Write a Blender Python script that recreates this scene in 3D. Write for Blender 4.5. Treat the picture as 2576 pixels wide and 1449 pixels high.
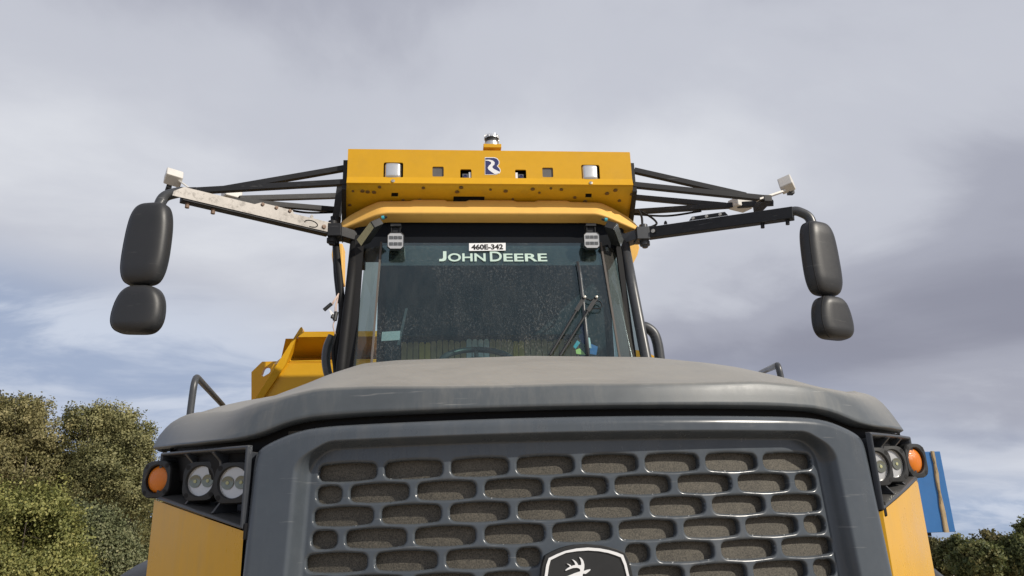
import bpy, bmesh, math, random
import numpy as np
from mathutils import Vector, Matrix
from mathutils.geometry import tessellate_polygon
for o in list(bpy.data.objects): bpy.data.objects.remove(o)
SC = bpy.context.scene
COL = SC.collection
rad = math.radians
# ------------------------------------------------------------------ camera
YAW, PITCH, ROLL = rad(5.2), rad(17.5), rad(1.8)
CAM = np.array([-0.318, 0.0, 1.6])
FPX, PCX, PCY = 1935.0, 1288.0, 724.5          # focal length and centre on the 2576 px wide measuring grid
def _axes():
    r = np.array([math.cos(YAW), -math.sin(YAW), 0]); f = np.array([math.sin(YAW), math.cos(YAW), 0]); u = np.array([0, 0, 1.])
    f2 = f*math.cos(PITCH)+u*math.sin(PITCH); u2 = u*math.cos(PITCH)-f*math.sin(PITCH)
    return r*math.cos(ROLL)-u2*math.sin(ROLL), r*math.sin(ROLL)+u2*math.cos(ROLL), f2
AR, AU, AF = _axes()
cd = bpy.data.cameras.new('camera'); cam = bpy.data.objects.new('camera', cd); COL.objects.link(cam)
cd.sensor_width = 36; cd.lens = 36*FPX/2576; cd.clip_end = 3000; cd.clip_start = 0.05
M = Matrix.Identity(4)
for i in range(3):
    M[i][0] = AR[i]; M[i][1] = AU[i]; M[i][2] = -AF[i]; M[i][3] = CAM[i]
cam.matrix_world = M
SC.camera = cam
# ------------------------------------------------------------------ light
SUN_AZ, SUN_EL = rad(52), rad(34)      # azimuth measured from the truck's nose (-Y) towards +X
sdir = Vector((math.sin(SUN_AZ)*math.cos(SUN_EL), -math.cos(SUN_AZ)*math.cos(SUN_EL), math.sin(SUN_EL)))
sl = bpy.data.lights.new('sun', 'SUN'); sl.energy = 4.2; sl.angle = rad(0.6); sl.color = (1, .93, .82)
so = bpy.data.objects.new('sun', sl); COL.objects.link(so)
so.rotation_euler = sdir.to_track_quat('Z', 'Y').to_euler(); so.location = (8, -8, 12)
SC.view_settings.view_transform = 'Standard'; SC.view_settings.look = 'None'
SC.view_settings.exposure = 0; SC.view_settings.gamma = 1
SC.render.engine = 'CYCLES'
try:
    SC.cycles.use_denoising = True
except Exception: pass
W = bpy.data.worlds.new('World'); SC.world = W; W.use_nodes = True
nt = W.node_tree; nt.nodes.clear()
def N(t, ty, **kw):
    n = t.nodes.new(ty)
    for k, v in kw.items():
        if k.startswith('i_'):
            key = k[2:]; key = int(key) if key.isdigit() else key
            n.inputs[key].default_value = v
        else: setattr(n, k, v)
    return n
def mathn(t, op, a, b=None, clamp=False):
    n = t.nodes.new('ShaderNodeMath'); n.operation = op; n.use_clamp = clamp
    for i, v in enumerate((a, b)):
        if v is None: continue
        if hasattr(v, 'links') or hasattr(v, 'is_linked'): t.links.new(v, n.inputs[i])
        else: n.inputs[i].default_value = v
    return n.outputs[0]
def mixc(t, fac, a, b, blend='MIX'):
    n = t.nodes.new('ShaderNodeMix'); n.data_type = 'RGBA'; n.blend_type = blend
    for s, v in ((n.inputs[0], fac), (n.inputs[6], a), (n.inputs[7], b)):
        if hasattr(v, 'is_linked'): t.links.new(v, s)
        else: s.default_value = v if not isinstance(v, tuple) or len(v) == 4 else (*v, 1)
    return n.outputs[2]
def ramp(t, fac, stops, interp='LINEAR'):
    n = t.nodes.new('ShaderNodeValToRGB'); n.color_ramp.interpolation = interp
    el = n.color_ramp.elements
    while len(el) < len(stops): el.new(0.5)
    for e, (p, c) in zip(el, stops):
        e.position = p; e.color = (c, c, c, 1) if isinstance(c, (int, float)) else (*c, 1)
    t.links.new(fac, n.inputs[0]); return n.outputs[0]
def build_sky():
    L = nt.links.new
    sky = N(nt, 'ShaderNodeTexSky', sky_type='NISHITA', sun_disc=False)
    sky.sun_elevation = SUN_EL; sky.sun_rotation = math.pi-SUN_AZ
    sky.air_density = 1.0; sky.dust_density = 0.2; sky.ozone_density = 3.0
    tc = N(nt, 'ShaderNodeTexCoord'); sep = N(nt, 'ShaderNodeSeparateXYZ'); L(tc.outputs['Generated'], sep.inputs[0])
    z = mathn(nt, 'MAXIMUM', sep.outputs[2], -0.12)
    cs = N(nt, 'ShaderNodeCombineXYZ'); L(sep.outputs[0], cs.inputs[0]); L(sep.outputs[1], cs.inputs[1]); L(mathn(nt, 'ADD', z, .24), cs.inputs[2])
    nv = N(nt, 'ShaderNodeVectorMath', operation='NORMALIZE'); L(cs.outputs[0], nv.inputs[0]); L(nv.outputs[0], sky.inputs[0])
    zz = mathn(nt, 'ADD', z, 0.20)
    cb = N(nt, 'ShaderNodeCombineXYZ')
    L(mathn(nt, 'DIVIDE', sep.outputs[0], zz), cb.inputs[0]); L(mathn(nt, 'DIVIDE', sep.outputs[1], zz), cb.inputs[1])
    mp = N(nt, 'ShaderNodeMapping'); L(cb.outputs[0], mp.inputs[0])
    mp.inputs['Rotation'].default_value = (0, 0, rad(-25)); mp.inputs['Scale'].default_value = (0.75, 1.0, 1); mp.inputs['Location'].default_value = (3.3, 1.4, 0)
    n1 = N(nt, 'ShaderNodeTexNoise', i_Scale=0.55, i_Detail=3.5, i_Roughness=0.45); L(mp.outputs[0], n1.inputs['Vector'])
    n2 = N(nt, 'ShaderNodeTexNoise', i_Scale=1.5, i_Detail=7.0, i_Roughness=0.55, i_Distortion=0.4); L(mp.outputs[0], n2.inputs['Vector'])
    v = mathn(nt, 'ADD', mathn(nt, 'MULTIPLY', n1.outputs[0], 0.74), mathn(nt, 'MULTIPLY', n2.outputs[0], 0.26))
    cloud = ramp(nt, v, [(0.37, (2.8, 2.9, 3.6)), (0.47, (3.9, 4.05, 4.8)), (0.54, (5.5, 5.7, 6.4)), (0.64, (7.3, 7.5, 8.0))], 'EASE')
    # thin broken cloud low over the horizon, where the sheet ends
    n3 = N(nt, 'ShaderNodeTexNoise', i_Scale=1.9, i_Detail=6.0, i_Roughness=0.6, i_Distortion=0.6); L(mp.outputs[0], n3.inputs['Vector'])
    streak = ramp(nt, n3.outputs[0], [(0.40, 0.06), (0.64, 1.0)], 'EASE')
    thin = mixc(nt, streak, mixc(nt, .6, sky.outputs[0], (4.6, 5.3, 6.9)), (5.9, 6.5, 7.7))
    lo = mathn(nt, 'ADD', mathn(nt, 'ADD', z, mathn(nt, 'MULTIPLY', sep.outputs[0], .24)), mathn(nt, 'MULTIPLY', mathn(nt, 'SUBTRACT', n1.outputs[0], 0.5), 0.30))
    low = ramp(nt, lo, [(0.13, 0.08), (0.27, 1.0)], 'EASE')
    col = mixc(nt, low, thin, cloud)
    bg = N(nt, 'ShaderNodeBackground'); bg.inputs[1].default_value = 0.1; L(col, bg.inputs[0])
    out = N(nt, 'ShaderNodeOutputWorld'); L(bg.outputs[0], out.inputs[0])
build_sky()

# ------------------------------------------------------------------ helpers
def U(px, py, Y):
    """photo measurement (2576 px grid) -> the place it stands at depth Y along the truck"""
    d = AR*((px-PCX)/FPX)-AU*((py-PCY)/FPX)+AF
    return CAM+d*(Y/d[1])
def V3(p): return Vector((float(p[0]), float(p[1]), float(p[2])))
def link(name, me, mat=None, parent=None, smooth=False):
    o = bpy.data.objects.new(name, me); COL.objects.link(o)
    if mat is not None: me.materials.append(mat)
    if parent is not None: o.parent = parent
    if smooth:
        me.polygons.foreach_set('use_smooth', [True]*len(me.polygons))
    return o
def mesh(name, vs, fs, mat=None, parent=None, smooth=False, bevel=0, fix=True, segs=2):
    me = bpy.data.meshes.new(name); me.from_pydata([tuple(map(float, v)) for v in vs], [], fs); me.update()
    if fix:
        bm = bmesh.new(); bm.from_mesh(me); bmesh.ops.recalc_face_normals(bm, faces=bm.faces); bm.to_mesh(me); bm.free()
    o = link(name, me, mat, parent, smooth)
    if bevel:
        b = o.modifiers.new('bevel', 'BEVEL'); b.width = bevel; b.segments = segs; b.limit_method = 'ANGLE'; b.angle_limit = rad(35)
        me.polygons.foreach_set('use_smooth', [True]*len(me.polygons))
        w = o.modifiers.new('wn', 'WEIGHTED_NORMAL'); w.keep_sharp = False
    return o
def empty(name, loc=(0, 0, 0), parent=None):
    o = bpy.data.objects.new(name, None); COL.objects.link(o); o.location = loc; o.parent = parent; return o
def tag(o, label=None, cat=None, group=None, kind=None):
    for k, v in (('label', label), ('category', cat), ('group', group), ('kind', kind)):
        if v: o[k] = v
    return o
class MB:
    """collects shapes into one mesh"""
    def __init__(s): s.v = []; s.f = []
    def add(s, vs, fs):
        b = len(s.v); s.v += [tuple(map(float, q)) for q in vs]; s.f += [tuple(i+b for i in f) for f in fs]; return s
    def box(s, c, h, rot=None):
        c = V3(c); vs = []
        for x in (-1, 1):
            for y in (-1, 1):
                for z in (-1, 1):
                    q = Vector((x*h[0], y*h[1], z*h[2])); vs.append(c+(rot@q if rot else q))
        return s.add(vs, [(0, 1, 3, 2), (4, 6, 7, 5), (0, 4, 5, 1), (2, 3, 7, 6), (0, 2, 6, 4), (1, 5, 7, 3)])
    def bar(s, a, b, w, h, up=(0, 0, 1)):
        """rectangular bar from a to b: w across (horizontal), h along up"""
        a, b = V3(a), V3(b); d = (b-a).normalized(); r = d.cross(Vector(up)).normalized(); u = r.cross(d)
        vs = [p+r*(i*w/2)+u*(j*h/2) for p in (a, b) for i, j in ((-1, -1), (1, -1), (1, 1), (-1, 1))]
        return s.add(vs, [(0, 1, 2, 3), (7, 6, 5, 4), (0, 4, 5, 1), (1, 5, 6, 2), (2, 6, 7, 3), (3, 7, 4, 0)])
    def tube(s, pts, r, n=12, caps=True, closed=False):
        pts = [V3(p) for p in pts]; m = len(pts); rs = r if isinstance(r, (list, tuple)) else [r]*m
        up = Vector((0, 0, 1)); prev = None; rings = []
        for i, p in enumerate(pts):
            d = (pts[(i+1) % m]-pts[i-1]) if closed else (pts[min(i+1, m-1)]-pts[max(i-1, 0)])
            d.normalize()
            if prev is None:
                x = d.orthogonal().normalized()
            else:
                x = prev-d*prev.dot(d); x = x.normalized() if x.length > 1e-6 else d.orthogonal().normalized()
            prev = x; y = d.cross(x)
            rings.append([p+(x*math.cos(2*math.pi*k/n)+y*math.sin(2*math.pi*k/n))*rs[i] for k in range(n)])
        vs = [q for R_ in rings for q in R_]; fs = []
        for i in range(m if closed else m-1):
            j = (i+1) % m
            for k in range(n):
                fs.append((i*n+k, i*n+(k+1) % n, j*n+(k+1) % n, j*n+k))
        if caps and not closed:
            fs.append(tuple(range(n-1, -1, -1))); fs.append(tuple((m-1)*n+k for k in range(n)))
        return s.add(vs, fs)
    def lathe(s, prof, o, axis, n=32):
        """prof: (radius, along axis)"""
        o = V3(o); a = Vector(axis).normalized(); x = a.orthogonal().normalized(); y = a.cross(x); vs = []; fs = []
        for (r, h) in prof:
            for k in range(n):
                t = 2*math.pi*k/n; vs.append(o+a*h+(x*math.cos(t)+y*math.sin(t))*max(r, 1e-5))
        for i in range(len(prof)-1):
            for k in range(n):
                fs.append((i*n+k, i*n+(k+1) % n, (i+1)*n+(k+1) % n, (i+1)*n+k))
        return s.add(vs, fs)
    def prism(s, poly, off):
        """closed polygon of 3D points pushed along off"""
        n = len(poly); p = [V3(q) for q in poly]; o = Vector(off)
        tri = tessellate_polygon([p])
        vs = p+[q+o for q in p]
        fs = [tuple(t) for t in tri]+[tuple(i+n for i in reversed(t)) for t in tri]+[(i, (i+1) % n, (i+1) % n+n, i+n) for i in range(n)]
        return s.add(vs, fs)
    def build(s, name, mat, parent=None, smooth=False, bevel=0, segs=2): return mesh(name, s.v, s.f, mat, parent, smooth, bevel, segs=segs)
def arc(pts, n=6, rr=0.05):
    """round the inner corners of a polyline"""
    P = [V3(p) for p in pts]; out = [P[0]]
    for i in range(1, len(P)-1):
        a = (P[i-1]-P[i]); b = (P[i+1]-P[i]); r = min(rr, a.length*.49, b.length*.49); A = P[i]+a.normalized()*r; B = P[i]+b.normalized()*r
        for k in range(n+1):
            t = k/n; out.append(A*(1-t)**2+P[i]*2*t*(1-t)+B*t*t)
    out.append(P[-1]); return out
def spline(pts, n=8):
    P = [V3(p) for p in pts]; P = [P[0]*2-P[1]]+P+[P[-1]*2-P[-2]]; out = []
    for i in range(1, len(P)-2):
        for k in range(n):
            t = k/n; a, b, c, d = P[i-1:i+3]
            out.append(.5*((2*b)+(c-a)*t+(2*a-5*b+4*c-d)*t*t+(3*b-3*c+d-a)*t**3))
    out.append(P[-2]); return out
def plate(name, outer, holes, fmap, off, mat, parent, bevel=0.0):
    """flat plate with holes: outlines in 2D mapped by fmap to 3D, thickness off"""
    loops = [[Vector((x, y, 0)) for x, y in l] for l in [outer]+holes]
    tri = tessellate_polygon(loops); flat = [q for l in loops for q in l]; n = len(flat)
    p = [V3(fmap(q.x, q.y)) for q in flat]; o = Vector(off)
    vs = p+[q+o for q in p]; fs = [tuple(t) for t in tri]+[tuple(i+n for i in reversed(t)) for t in tri]
    b = 0
    for l in loops:
        m = len(l); fs += [(b+i, b+(i+1) % m, b+(i+1) % m+n, b+i+n) for i in range(m)]; b += m
    return mesh(name, vs, fs, mat, parent, bevel=bevel)
def rrect(cx, cy, hx, hy, r, n=5):
    out = []
    for sx, sy, a0 in ((1, 1, 0), (-1, 1, 90), (-1, -1, 180), (1, -1, 270)):
        for k in range(n+1):
            a = rad(a0+90*k/n); out.append((cx+sx*(hx-r)+r*math.cos(a), cy+sy*(hy-r)+r*math.sin(a)))
    return out
def sstep(a, b, x): 
    t = np.clip((x-a)/(b-a), 0, 1); return t*t*(3-2*t)

# ------------------------------------------------------------------ materials
def principled(name):
    m = bpy.data.materials.new(name); m.use_nodes = True; t = m.node_tree; return m, t, t.nodes['Principled BSDF']
def paint(name, col, rough=.4, spec=.5, coat=0, metal=0, vary=.12, dust=0, dustcol=(.30, .27, .22), scale=6, bump=.02, bscale=220, grime=0, scratch=0, streak=0):
    m, t, b = principled(name); L = t.links.new
    tc = N(t, 'ShaderNodeTexCoord'); g = N(t, 'ShaderNodeNewGeometry')
    n = N(t, 'ShaderNodeTexNoise', i_Scale=scale, i_Detail=6.0, i_Roughness=.6); L(tc.outputs['Object'], n.inputs['Vector'])
    n2 = N(t, 'ShaderNodeTexNoise', i_Scale=scale*9, i_Detail=5.0, i_Roughness=.65); L(tc.outputs['Object'], n2.inputs['Vector'])
    v = mathn(t, 'ADD', mathn(t, 'MULTIPLY', n.outputs[0], .65), mathn(t, 'MULTIPLY', n2.outputs[0], .35))
    f = ramp(t, v, [(.3, 0.), (.7, 1.)])
    c = mixc(t, f, tuple(x*(1-vary) for x in col), tuple(min(1, x*(1+vary)) for x in col))
    rg = mathn(t, 'ADD', rough-.06, mathn(t, 'MULTIPLY', f, .12))
    if grime:
        g3 = N(t, 'ShaderNodeTexNoise', i_Scale=scale*2.3, i_Detail=8.0, i_Roughness=.7); L(tc.outputs['Object'], g3.inputs['Vector'])
        gm = ramp(t, g3.outputs[0], [(.52, 0.), (.72, grime)])
        c = mixc(t, gm, c, tuple(x*.35 for x in dustcol)); rg = mathn(t, 'ADD', rg, mathn(t, 'MULTIPLY', gm, .3))
    if streak:
        mp2 = N(t, 'ShaderNodeMapping'); L(tc.outputs['Object'], mp2.inputs[0]); mp2.inputs['Scale'].default_value = (16, 16, 1.3)
        s4 = N(t, 'ShaderNodeTexNoise', i_Scale=1.6, i_Detail=5.0, i_Roughness=.65); L(mp2.outputs[0], s4.inputs['Vector'])
        sm4 = mathn(t, 'MULTIPLY', ramp(t, s4.outputs[0], [(.45, 0.), (.68, streak)]), ramp(t, n.outputs[0], [(.38, 0.), (.6, 1.)]))
        c = mixc(t, sm4, c, dustcol); rg = mathn(t, 'ADD', rg, mathn(t, 'MULTIPLY', sm4, .4))
    if scratch:
        mp = N(t, 'ShaderNodeMapping'); L(tc.outputs['Object'], mp.inputs[0]); mp.inputs['Scale'].default_value = (3, 3, 60); mp.inputs['Rotation'].default_value = (.2, .15, .3)
        s3 = N(t, 'ShaderNodeTexNoise', i_Scale=2.2, i_Detail=3.0, i_Roughness=.6); L(mp.outputs[0], s3.inputs['Vector'])
        sm = ramp(t, s3.outputs[0], [(.66, 0.), (.72, scratch)])
        c = mixc(t, sm, c, (.42, .42, .41))
    if dust:
        sp = N(t, 'ShaderNodeSeparateXYZ'); L(g.outputs['Normal'], sp.inputs[0])
        up = ramp(t, sp.outputs[2], [(.35, .06), (.93, 1.)])
        dn = mathn(t, 'MULTIPLY', mathn(t, 'MULTIPLY', up, dust), ramp(t, v, [(.25, .75), (.6, 1.)]), True)
        c = mixc(t, dn, c, dustcol); rg = mathn(t, 'ADD', rg, mathn(t, 'MULTIPLY', dn, .10))
    L(c, b.inputs['Base Color']); L(rg, b.inputs['Roughness'])
    b.inputs['Metallic'].default_value = metal; b.inputs['Specular IOR Level'].default_value = spec
    b.inputs['Coat Weight'].default_value = coat; b.inputs['Coat Roughness'].default_value = .08
    if bump:
        n4 = N(t, 'ShaderNodeTexNoise', i_Scale=bscale, i_Detail=2.0); L(tc.outputs['Object'], n4.inputs['Vector'])
        bp = N(t, 'ShaderNodeBump', i_Strength=bump*5, i_Distance=.0006); L(n4.outputs[0], bp.inputs['Height']); L(bp.outputs[0], b.inputs['Normal'])
    return m
M_HOOD = paint('hood_grey', (.066, .080, .093), rough=.43, streak=.20, dust=.85, dustcol=(.33, .312, .275), vary=.14, scale=3, scratch=.28, bump=.012)
M_GRILLE = paint('grille_grey', (.063, .075, .089), rough=.25, spec=.5, streak=.14, vary=.12, scale=4, scratch=.15, bump=.008, dust=.12, dustcol=(.2, .19, .17))
M_BEZEL = paint('bezel_black', (.016, .017, .018), rough=.5, vary=.2)
M_HOUSE = paint('housing_grey', (.030, .035, .044), rough=.36, vary=.2, dust=.2)
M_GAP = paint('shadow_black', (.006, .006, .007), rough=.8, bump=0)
M_YEL = paint('yellow_paint', (.64, .345, .010), rough=.38, spec=.35, coat=.06, vary=.06, dust=.10, dustcol=(.5, .38, .2), scale=2.2, grime=.10)
M_YEL2 = paint('yellow_panel', (.64, .345, .010), rough=.28, spec=.3, coat=.05, vary=.07, scale=2.5, grime=.06, streak=.12)
M_VIS = paint('faded_yellow_plastic', (.80, .47, .115), rough=.6, spec=.3, vary=.06, scale=4, dust=.12, dustcol=(.6, .45, .25), grime=.10)
M_BLK = paint('black_steel', (.015, .016, .019), rough=.55, spec=.3, vary=.25, scratch=.2, dust=.18, dustcol=(.16, .15, .14))
M_PLAST = paint('black_textured_plastic', (.020, .021, .023), rough=.46, vary=.15, bump=.06, bscale=500, dust=.12, dustcol=(.14, .13, .12), scale=5, scratch=.12)
M_RUB = paint('black_rubber', (.010, .010, .011), rough=.65, spec=.25, vary=.2)
M_TUBE = paint('grey_steel_tube', (.050, .053, .058), rough=.36, vary=.2, scratch=.25)
M_BARE = paint('bare_worn_metal', (.25, .235, .22), rough=.5, metal=.35, vary=.4, scale=9, grime=.5)
M_SILV = paint('silver_cast', (.66, .66, .66), rough=.32, metal=.8, vary=.06)
M_SILV2 = paint('paper_grey', (.42, .43, .44), rough=.7)
M_WHITE = paint('white_plastic', (.62, .60, .56), rough=.4, vary=.06, grime=.15)
M_RUST = paint('rusty_bolt', (.20, .13, .09), rough=.6, vary=.3, scale=40)
M_STEEL = paint('zinc_bolt', (.55, .52, .45), rough=.35, metal=.9, vary=.1, scale=30)
M_GREYPL = paint('grey_blank_plate', (.105, .10, .098), rough=.6, vary=.2, scale=14)
M_CHALK = paint('white_print', (.78, .79, .80), rough=.45, vary=.05, bump=0)
M_NAVY = paint('navy_print', (.030, .035, .13), rough=.4, vary=.06, bump=0)
M_INK = paint('black_ink', (.012, .012, .012), rough=.5, bump=0)
M_MINT = paint('mint_decal', (.50, .64, .57), rough=.5, vary=.08, bump=0)
M_CABDK = paint('cab_interior_dark', (.014, .030, .040), rough=.7, spec=.2, vary=.25)
M_CABHD = paint('cab_header_dark', (.007, .009, .013), rough=.7, spec=.15, vary=.25)
M_TAN = paint('slat_tan', (.58, .41, .20), rough=.6, vary=.25, scale=18)  # slat colours brightened in place of light reaching them
M_TANY = paint('slat_lit_yellow', (.80, .56, .12), rough=.6, vary=.15, scale=18)
M_PALE = paint('slat_lit_pale', (.80, .90, .92), rough=.6, vary=.15, scale=18)
M_TEAL = paint('teal_connector', (.05, .36, .44), rough=.4, vary=.1)
M_BLUE = paint('blue_sheet', (.022, .135, .37), rough=.45, vary=.08, scale=1.5, grime=.06)
M_KRAFT = paint('tan_foam', (.36, .27, .155), rough=.8, vary=.25, scale=7)
M_WIREW = paint('pale_wire', (.55, .42, .36), rough=.5)
M_PINK = paint('pink_tape', (.6, .12, .12), rough=.5)
def decal_lime(): return paint('lime_print', (.55, .66, .18), rough=.5, bump=0)
M_LIME = decal_lime()
def screen_mat():
    m, t, b = principled('radiator_screen'); L = t.links.new
    tc = N(t, 'ShaderNodeTexCoord')
    n = N(t, 'ShaderNodeTexNoise', i_Scale=9.0, i_Detail=8.0, i_Roughness=.7); L(tc.outputs['Object'], n.inputs['Vector'])
    c = ramp(t, n.outputs[0], [(.3, (.022, .020, .017)), (.5, (.055, .050, .041)), (.68, (.105, .094, .075))])
    n5 = N(t, 'ShaderNodeTexNoise', i_Scale=330.0, i_Detail=3.0, i_Roughness=.7); L(tc.outputs['Object'], n5.inputs['Vector'])
    c2 = mixc(t, ramp(t, n5.outputs[0], [(.35, 0.), (.65, 1.)]), mixc(t, .6, c, (.012, .011, .009)), mixc(t, .42, c, (.22, .195, .15)))
    L(c2, b.inputs['Base Color']); b.inputs['Roughness'].default_value = .7
    return m
M_SCREEN = screen_mat()
def lens_mat(name, col, rough=.15, trans=.0, scale=300, bump=.5):
    m, t, b = principled(name); L = t.links.new
    tc = N(t, 'ShaderNodeTexCoord'); v = N(t, 'ShaderNodeTexVoronoi', i_Scale=scale, i_Randomness=.0); L(tc.outputs['Object'], v.inputs['Vector'])
    bp = N(t, 'ShaderNodeBump', i_Strength=bump, i_Distance=.002); L(v.outputs[0], bp.inputs['Height']); L(bp.outputs[0], b.inputs['Normal'])
    b.inputs['Base Color'].default_value = (*col, 1); b.inputs['Roughness'].default_value = rough; b.inputs['Coat Weight'].default_value = .25; b.inputs['Coat Roughness'].default_value = .05
    return m
M_AMBER = lens_mat('amber_lens', (.66, .175, .004), .3)
M_REFL = paint('lamp_reflector', (.54, .54, .535), rough=.22, metal=.35, vary=.05, bump=0)
M_LED = paint('led_bowl', (.20, .21, .175), rough=.15, metal=.5, vary=.1, bump=0)
M_LEDC = paint('led_chip', (.42, .42, .22), rough=.4, bump=0)
def glass_mat(name, tint, dirt=.0, extra=.0, streak=True):
    m = bpy.data.materials.new(name); m.use_nodes = True; t = m.node_tree; t.nodes.clear(); L = t.links.new
    tr = N(t, 'ShaderNodeBsdfTransparent'); tr.inputs[0].default_value = (*tint, 1)
    gl = N(t, 'ShaderNodeBsdfGlossy'); gl.inputs[0].default_value = (.74, .94, 1, 1); gl.inputs['Roughness'].default_value = .02
    fr = N(t, 'ShaderNodeFresnel', i_IOR=1.5)
    fac = mathn(t, 'MULTIPLY', fr.outputs[0], 1.1, True)
    ms = N(t, 'ShaderNodeMixShader'); L(fac, ms.inputs[0]); L(tr.outputs[0], ms.inputs[1]); L(gl.outputs[0], ms.inputs[2])
    last = ms.outputs[0]
    if dirt:
        tc = N(t, 'ShaderNodeTexCoord'); mp = N(t, 'ShaderNodeMapping'); L(tc.outputs['Object'], mp.inputs[0]); mp.inputs['Scale'].default_value = (1, 1, .38)
        n1 = N(t, 'ShaderNodeTexNoise', i_Scale=120.0, i_Detail=4.0, i_Roughness=.75); L(mp.outputs[0], n1.inputs['Vector'])
        n2 = N(t, 'ShaderNodeTexNoise', i_Scale=2.2, i_Detail=3.0); L(tc.outputs['Object'], n2.inputs['Vector'])
        mp3 = N(t, 'ShaderNodeMapping'); L(tc.outputs['Object'], mp3.inputs[0]); mp3.inputs['Scale'].default_value = (4, 4, .35)
        n3 = N(t, 'ShaderNodeTexNoise', i_Scale=5.0, i_Detail=6.0, i_Roughness=.65); L(mp3.outputs[0], n3.inputs['Vector'])
        sp = ramp(t, n1.outputs[0], [(.535, 0.), (.62, 1.)])
        ar = ramp(t, n2.outputs[0], [(.45, .05), (.66, 1.)])
        hz = ramp(t, n3.outputs[0], [(.35, .0), (.75, 1.)])
        d = mathn(t, 'ADD', mathn(t, 'MULTIPLY', mathn(t, 'MULTIPLY', sp, ar), dirt), mathn(t, 'MULTIPLY', hz, .024), True)
        d = mathn(t, 'ADD', d, extra)
        df = N(t, 'ShaderNodeBsdfDiffuse'); df.inputs[0].default_value = (.55, .54, .5, 1)
        m2 = N(t, 'ShaderNodeMixShader'); L(d, m2.inputs[0]); L(last, m2.inputs[1]); L(df.outputs[0], m2.inputs[2]); last = m2.outputs[0]
    out = N(t, 'ShaderNodeOutputMaterial'); L(last, out.inputs[0]); return m
M_GLASS = glass_mat('windscreen_glass', (.60, .78, .78), dirt=.12, extra=.003)
M_SIDEGLASS = glass_mat('side_glass', (.66, .76, .72), dirt=.06, extra=.13)
M_QUARTER = glass_mat('quarter_glass', (.24, .30, .285), dirt=.05, extra=.06)
M_STRIP = glass_mat('sun_strip_film', (.55, .66, .62), dirt=.02, extra=.05)

# ------------------------------------------------------------------ ground
def ground_h(x, y):
    d = sstep(14, 46, x+.25*y-4)
    return -.45-2.9*d-.045*np.maximum(0, x+.25*y-58)+.05*np.sin(x*.9)*np.cos(y*.7)*sstep(3, 8, np.hypot(x, y))-.02
def make_ground():
    xs = np.concatenate([-np.geomspace(900, 12, 22), np.linspace(-11, 60, 72), np.geomspace(64, 900, 18)])
    ys = np.concatenate([-np.geomspace(900, 12, 18), np.linspace(-11, 90, 80), np.geomspace(95, 900, 16)])
    X, Y = np.meshgrid(xs, ys); Z = ground_h(X, Y); n = len(xs)
    vs = np.stack([X, Y, Z], -1).reshape(-1, 3)
    fs = [(j*n+i, j*n+i+1, (j+1)*n+i+1, (j+1)*n+i) for j in range(len(ys)-1) for i in range(n-1)]
    m, t, b = principled('packed_dirt'); L = t.links.new
    tc = N(t, 'ShaderNodeTexCoord'); n1 = N(t, 'ShaderNodeTexNoise', i_Scale=.35, i_Detail=8.0, i_Roughness=.65); L(tc.outputs['Object'], n1.inputs['Vector'])
    n2 = N(t, 'ShaderNodeTexNoise', i_Scale=22.0, i_Detail=6.0); L(tc.outputs['Object'], n2.inputs['Vector'])
    v = mathn(t, 'ADD', mathn(t, 'MULTIPLY', n1.outputs[0], .6), mathn(t, 'MULTIPLY', n2.outputs[0], .4))
    L(ramp(t, v, [(.3, (.24, .195, .145)), (.5, (.35, .29, .215)), (.7, (.45, .38, .29))]), b.inputs['Base Color'])
    b.inputs['Roughness'].default_value = .9
    bp = N(t, 'ShaderNodeBump', i_Strength=.6, i_Distance=.03); L(n2.outputs[0], bp.inputs['Height']); L(bp.outputs[0], b.inputs['Normal'])
    tag(mesh('ground', vs, fs, m, None, smooth=True), 'packed brown dirt ground under the truck', kind='structure')
make_ground()

# ------------------------------------------------------------------ the truck
T = empty('dump_truck', (0, 4, 0))
tag(T, 'yellow and grey articulated dump truck seen head on from below', 'truck')
T.location = (0, 0, 0)

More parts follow.
